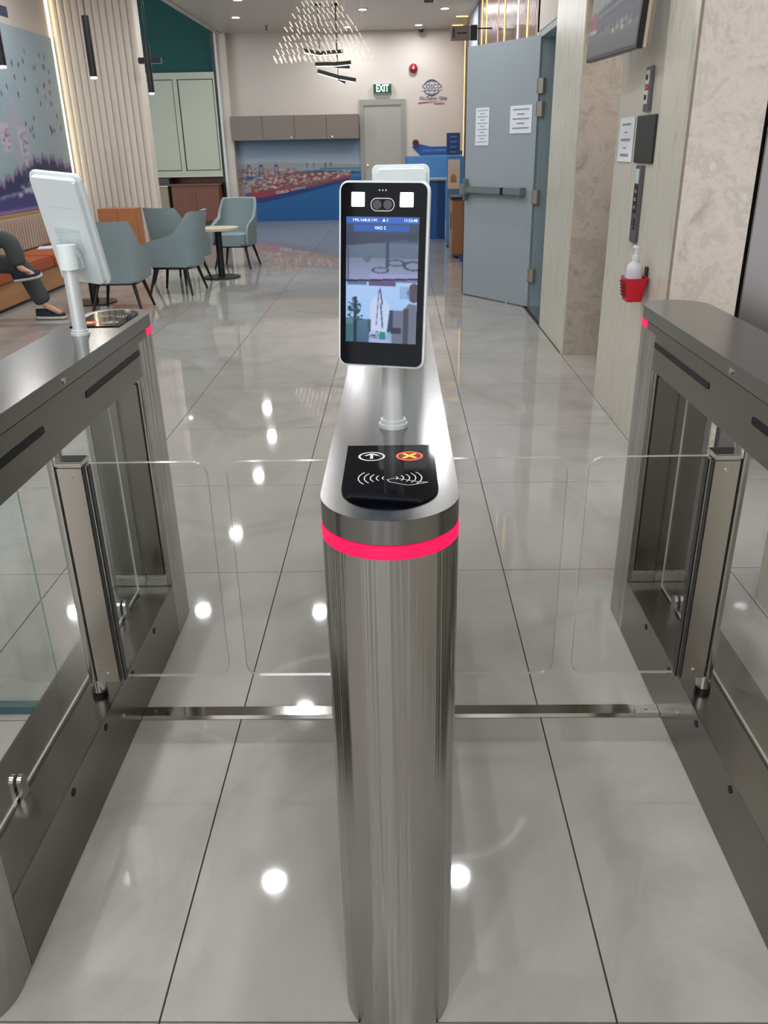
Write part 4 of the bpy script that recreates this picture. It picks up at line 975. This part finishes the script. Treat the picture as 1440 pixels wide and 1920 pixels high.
# card reader plates
def reader(parent, flip=False, icons=True):
    e = empty('card_reader', (0, 0, .9462)); e.parent = parent
    if flip: e.location = (0, YA + YB, .9462); e.rotation_euler = (0, 0, PI)
    p_ = [(.0625, 1.130), (-.0625, 1.130)] + arc(0, .968, .0625, PI, 2 * PI, 24)
    prism_obj('glass_plate', p_, 0, .0022, m_screenglass, e)
    bm = bmesh.new(); ringpts(bm, .0175, .0165, .0030, n=36)
    rg = link('arrow_icon', fin(bm), m_icon, e, (-.0265, 1.083, .0025), (-PI / 2, 0, 0))
    bm = bmesh.new(); bbox(bm, -.0022, .0022, -.010, .009, 0, .0003); 
    link('arrow_stem', fin(bm), m_icon, rg, (0, -.0001, 0), (PI / 2, 0, 0))
    for s in (-1, 1):
        bm = bmesh.new(); bbox(bm, -.0018, .0018, -.0125, .0, 0, .0003); o = link('arrow_stroke', fin(bm), m_icon, rg, (0, -.0002, 0), (PI / 2, s * .85, 0)); o.location = (0, -.0002, .010)
    bm = bmesh.new(); ringpts(bm, .0175, .0165, .0030, n=36)
    rx = link('stop_icon', fin(bm), m_iconr, e, (.0270, 1.083, .0025), (-PI / 2, 0, 0))
    for s in (-1, 1):
        bm = bmesh.new(); bbox(bm, -.002, .002, -.0125, .0125, 0, .0003); link('cross_stroke', fin(bm), m_icony, rx, (0, -.0002, 0), (PI / 2, s * PI / 4, 0))
    bm = bmesh.new(); bmesh.ops.create_circle(bm, cap_ends=True, segments=32, radius=.0148)
    link('stop_disc', fin(bm), mat('stop_disc', (70, 6, 10), .4, emit=(120, 8, 14), es=.3) if 'stop_disc' not in MATS else MATS['stop_disc'], e, (.0270, 1.083, .0024))
    bm = bmesh.new()
    for k, r in enumerate((.010, .018, .026, .034, .042)):
        for a0 in (-.62, PI - .62): ringpts(bm, r, r * .85, .0015, cz=0, a0=a0, a1=a0 + 1.24, n=14)
    link('wave_icon', fin(bm), m_icon, e, (0, 1.000, .0025), (-PI / 2, 0, 0))
    bm = bmesh.new()
    hand = [(-.010, .004), (.000, .009), (.014, .004), (.030, -.004), (.044, -.006), (.030, -.012), (.018, -.016), (.006, -.010), (-.006, -.004)]
    for (a, b) in zip(hand, hand[1:] + hand[:1]):
        a, b = Vector(a), Vector(b); d = (b - a).normalized(); nrm = Vector((-d.y, d.x)) * .0006
        vs = [bm.verts.new((p.x, p.y, 0)) for p in (a - nrm, b - nrm, b + nrm, a + nrm)]; bm.faces.new(vs)
    link('hand_icon', fin(bm), m_icon, e, (.006, .990, .0026))
    return e
reader(tc_); reader(tl, True); reader(tr); reader(tc_, True); reader(tl)

# floor cable cover between the cabinets
for x0, x1, lb in ((XL + R0 + .001, XC - R0 - .001, 'polished steel floor cable cover strip in the left lane'), (XC + R0 + .001, XR - R0 - .001, 'polished steel floor cable cover strip in the right lane')):
    e = empty('cable_cover', ((x0 + x1) / 2, 1.722, 0)); tag(e, lb, 'floor strip', 'floor cable covers'); hw = (x1 - x0) / 2
    bm = bmesh.new(); prof_ = [(-.023, 0.0005), (-.018, .009), (.018, .009), (.023, .0005)]
    vs = [[bm.verts.new((x, y, z)) for y, z in prof_] for x in (-hw, hw)]
    bm.faces.new(vs[0]); bm.faces.new(vs[1][::-1])
    for i in range(4): bm.faces.new([vs[0][i], vs[1][i], vs[1][(i + 1) % 4], vs[0][(i + 1) % 4]])
    bmesh.ops.recalc_face_normals(bm, faces=bm.faces)
    link('cover', fin(bm), m_mirror, e)
    for x in (-hw + .03, hw - .03): cyl('screw', .004, .002, m_pol, (x, 0, .011), e, seg=12)
# green glass fence left of the left cabinet
gf = empty('glass_fence', (-1.45, 1.74, 0)); tag(gf, 'green-tinted glass fence panel left of the left turnstile', 'fence')
bm = bmesh.new(); prism(bm, [(-.56, .012), (.556, .012), (.556, 1.10), (-.56, 1.10)], -.004, .004, 0, 1)
bmesh.ops.transform(bm, matrix=Matrix(((1, 0, 0, 0), (0, 0, 1, 0), (0, 1, 0, 0), (0, 0, 0, 1))), verts=bm.verts); bmesh.ops.reverse_faces(bm, faces=bm.faces)
link('glass_panel', fin(bm), [m_glass, m_glasse], gf)
box('bottom_rail', -.57, .50, -.016, .016, 0.0005, .022, mat('rail_teal', (96, 132, 140), .2, .8), gf, .002)

# ------------------------------------------------------------------ face recognition terminals
def terminal(name, label, pole_xy, centre, rot, screen=True, W_=.128, H_=.2545):
    t = empty(name, (pole_xy[0], pole_xy[1], .946)); tag(t, label, 'terminal', 'face recognition terminals')
    cx, cy, cz = centre; hd_ = Vector((cx - pole_xy[0], cy - pole_xy[1], cz - .946))
    cyl('pole', .0165, .155, m_alu, (0, 0, .0775), t, seg=32); cyl('base_flange', .0225, .006, m_alu, (0, 0, .003), t, seg=32); cyl('flange_ring', .020, .006, m_alu, (0, 0, .009), t, seg=32)
    M_ = Matrix.Rotation(rot[0], 4, 'Z') @ Matrix.Rotation(rot[1], 4, 'X') @ Matrix.Rotation(rot[2], 4, 'Y')
    # bracket: collar on the pole and arm to the body
    cyl('pole_collar', .0215, .055, m_plastic, (0, 0, .180), t, seg=28)
    h = empty('head', hd_); h.rotation_mode = 'XYZ'; h.rotation_euler = M_.to_euler('XYZ'); h.parent = t
    back = M_.to_3x3() @ Vector((0, .022, -.055)) + hd_
    rod('arm', (0, 0, .185), tuple(back), .017, m_plastic, t, .017, 14)
    prism_obj('white_shell', rrect(W_, H_, .012), .0015, .012, m_plastic, h, .002, xz=True)
    prism_obj('back_housing', rrect(W_ - .018, H_ - .014, .006), .012, .026, m_plastic, h, .003, xz=True)
    box('hinge_block', -.022, .022, .026, .045, -.085, -.045, m_plastic, h, .004)
    g = prism_obj('front_glass', rrect(W_ - .006, H_ - .006, .010), -.0015, .0015, m_screenglass, h, 0, xz=True)
    for k in range(14): box('vent_slit', -.032, .032, .0259, .0266, -.02 + k * .0045 - .03, -.0185 + k * .0045 - .03, mat('vent_grey', (176, 186, 188), .5) if 'vent_grey' not in MATS else MATS['vent_grey'], h)
    box('groove', -.035, .025, .0259, .0264, .062, .0628, MATS['vent_grey'], h)
    zt = H_ / 2
    for s in (-1, 1):
        prism_obj('fill_light', rrect(.0185, .0185, .001), -.0022, -.0014, m_wlight, h, 0, xz=True, loc=(s * .0345 - .0015, 0, zt - .0245))
    bm = bmesh.new(); pts = rrect(.034, .0175, .0085, n=8); ins = rrect(.0315, .015, .0072, n=8)
    a = [bm.verts.new((x, 0, z)) for x, z in pts]; b = [bm.verts.new((x, 0, z)) for x, z in ins]; n = len(a)
    for i in range(n): bm.faces.new([a[i], a[(i + 1) % n], b[(i + 1) % n], b[i]])
    link('camera_ring', fin(bm), m_icon, h, (-.001, -.0018, zt - .031))
    for s in (-1, 1): cyl('camera_lens', .0062, .0012, mat('lens', (40, 40, 52), .1) if 'lens' not in MATS else MATS['lens'], (s * .0075 - .001, -.0017, zt - .031), h, seg=20, axis='Y')
    for s in (-1, 0, 1): cyl('sensor_dot', .0011, .0008, m_icon, (s * .0045 - .001, -.0017, zt - .0125), h, seg=10, axis='Y')
    if screen:
        Wd, Hd = .1045, .172; k = Hd / 235.0
        P = Paint(Wd, Hd, .00075, (110, 124, 150)); U = lambda px: px * Wd / 137; Vv = lambda py: Hd - py * Hd / 235   # picture laid out on a 137 x 235 raster
        P.grad(0, Hd, (150, 180, 225), (64, 76, 100))
        P.grad(Vv(115), Vv(75), (150, 156, 196), (120, 134, 160)); P.grad(Vv(75), Vv(48), (96, 112, 136), (104, 116, 140)); P.poly([(0, Vv(28)), (Wd, Vv(28)), (Wd, Vv(38)), (U(0), Vv(53))], (66, 74, 96))
        P.rect(0, Vv(28), Wd, Vv(26), (60, 70, 94)); P.rect(0, Vv(12), Wd, Vv(0), (64, 112, 200)); P.rect(0, Vv(28), Wd, Vv(12), (70, 80, 104)); P.rect(U(14), Vv(26), U(119), Vv(14), (58, 100, 186))
        P.rect(U(117), Vv(44), U(135), Vv(29), (54, 78, 84)); P.rect(U(76), Vv(92), U(82), Vv(28), (52, 78, 104)); P.rect(U(2), Vv(115), U(5), Vv(54), (82, 90, 110))
        P.poly([(U(33), Vv(74)), (U(52), Vv(68)), (U(52), Vv(72)), (U(42), Vv(84)), (U(34), Vv(80))], (98, 108, 120))
        for cx_, cy_, rx_, ry_ in ((95, 83, 18, 6), (66, 97, 17, 5.5), (128, 88, 19, 9)): P.ell(U(cx_), Vv(cy_), U(rx_), ry_ * k, (62, 66, 88), 1, .26)
        P.rect(U(46), Vv(113), Wd, Vv(104), (158, 156, 204)); P.line(0, Vv(118), Wd, Vv(112), .0022, (30, 34, 56))
        P.grad(Vv(195), Vv(119), (160, 200, 252), (176, 206, 248)); P.rect(U(44), Vv(126), U(96), Vv(117), (98, 84, 128)); P.rect(U(2), Vv(125), U(40), Vv(119), (96, 116, 150)); P.ell(U(131), Vv(138), U(12), 18 * k, (84, 78, 96))
        for j in range(5): P.rect(U(105 + j * 4), Vv(150), U(106.5 + j * 4), Vv(126), (120, 150, 200))
        P.grad(0, Vv(190), (60, 96, 124), (78, 118, 146), 0, U(45)); P.rect(U(90), 0, Wd, Vv(172), (104, 118, 150)); P.poly([(U(95), Vv(235)), (U(95), Vv(190)), (U(122), Vv(158)), (Wd, Vv(160)), (Wd, 0)], (112, 116, 140))
        P.rect(U(112), 0, U(122), Vv(168), (70, 72, 88)); P.poly([(U(78), Vv(172)), (U(92), Vv(172)), (U(92), Vv(210)), (U(82), Vv(215)), (U(76), Vv(190))], (52, 62, 92)); P.rect(U(88), Vv(216), U(108), Vv(205), (46, 52, 72))
        P.poly([(U(48), Vv(160)), (U(54), Vv(148)), (U(70), Vv(142)), (U(80), Vv(158)), (U(86), Vv(165)), (U(80), Vv(220)), (U(46), Vv(220))], (196, 214, 246))
        P.line(U(66), Vv(132), U(71), Vv(160), .0022, (84, 92, 120)); P.line(U(64), Vv(135), U(60), Vv(200), .0012, (110, 90, 130)); P.line(U(68), Vv(160), U(72), Vv(205), .002, (80, 90, 120))
        P.rect(U(15), 0, U(21), Vv(148), (26, 40, 62)); P.rect(U(50), Vv(235), U(84), Vv(228), (176, 178, 222)); P.rect(U(66), Vv(228), U(78), Vv(214), (44, 132, 128))
        for _ in range(90):
            x, y = P.rng.uniform(0, 32), P.rng.uniform(150, 196)
            if abs(x - 16) < (y - 140) * .5: P.ell(U(x), Vv(y), U(P.rng.uniform(1.5, 4)), P.rng.uniform(.8, 2) * k, [(44, 74, 84), (54, 88, 96), (36, 58, 74)][P.rng.randint(3)])
        P.speck(U(42), Vv(228), U(64), Vv(212), 40, [(40, 56, 84), (120, 150, 190), (60, 80, 110)], (.002, .0012)); P.rect(U(43), Vv(215), U(49), Vv(190), (60, 84, 100))
        P.rect(0, Vv(204), U(14), Vv(188), (84, 136, 140)); P.rect(0, 0, U(14), Vv(200), (60, 108, 122))
        s_ = link('screen', P.mesh(), m_screen, h, (-.0005, -.0022, -H_ / 2 + .0355))
        mt = MATS.get('ui_text') or mat('ui_text', (220, 235, 255), .5, emit=(200, 222, 255), es=.9)
        zz = Hd - .0044
        text('lettering', '192.168.0.141', .0052, mt, s_, (-.025, -.0004, zz), width=.034, ext=.0001); text('lettering', '\u25B2 2', .005, mt, s_, (.004, -.0004, zz), width=.008, ext=.0001); text('lettering', '11:52:48', .0052, mt, s_, (.040, -.0004, zz), width=.018, ext=.0001)
        text('lettering', 'VAO 2', .006, mt, s_, (-.003, -.0004, Hd - .0147), width=.016, ext=.0001)
    return t
terminal('face_terminal', 'white tablet terminal with lit screen on the middle turnstile, facing the camera', (-.010, 1.228), (-.0224, 1.19, 1.1796), (-.2229, -.1054, .0137))
terminal('face_terminal', 'white tablet terminal seen from behind, tilted, on the left turnstile', (-.770, 1.965), (-.7622, 2.01, 1.1869), (2.8815, -.3794, -.1056), screen=False, H_=.27)
terminal('face_terminal', 'white tablet terminal whose back top shows above the lit screen', (-.010, 1.955), (.008, 1.99, 1.185), (PI + .03, -.12, .0), screen=False)
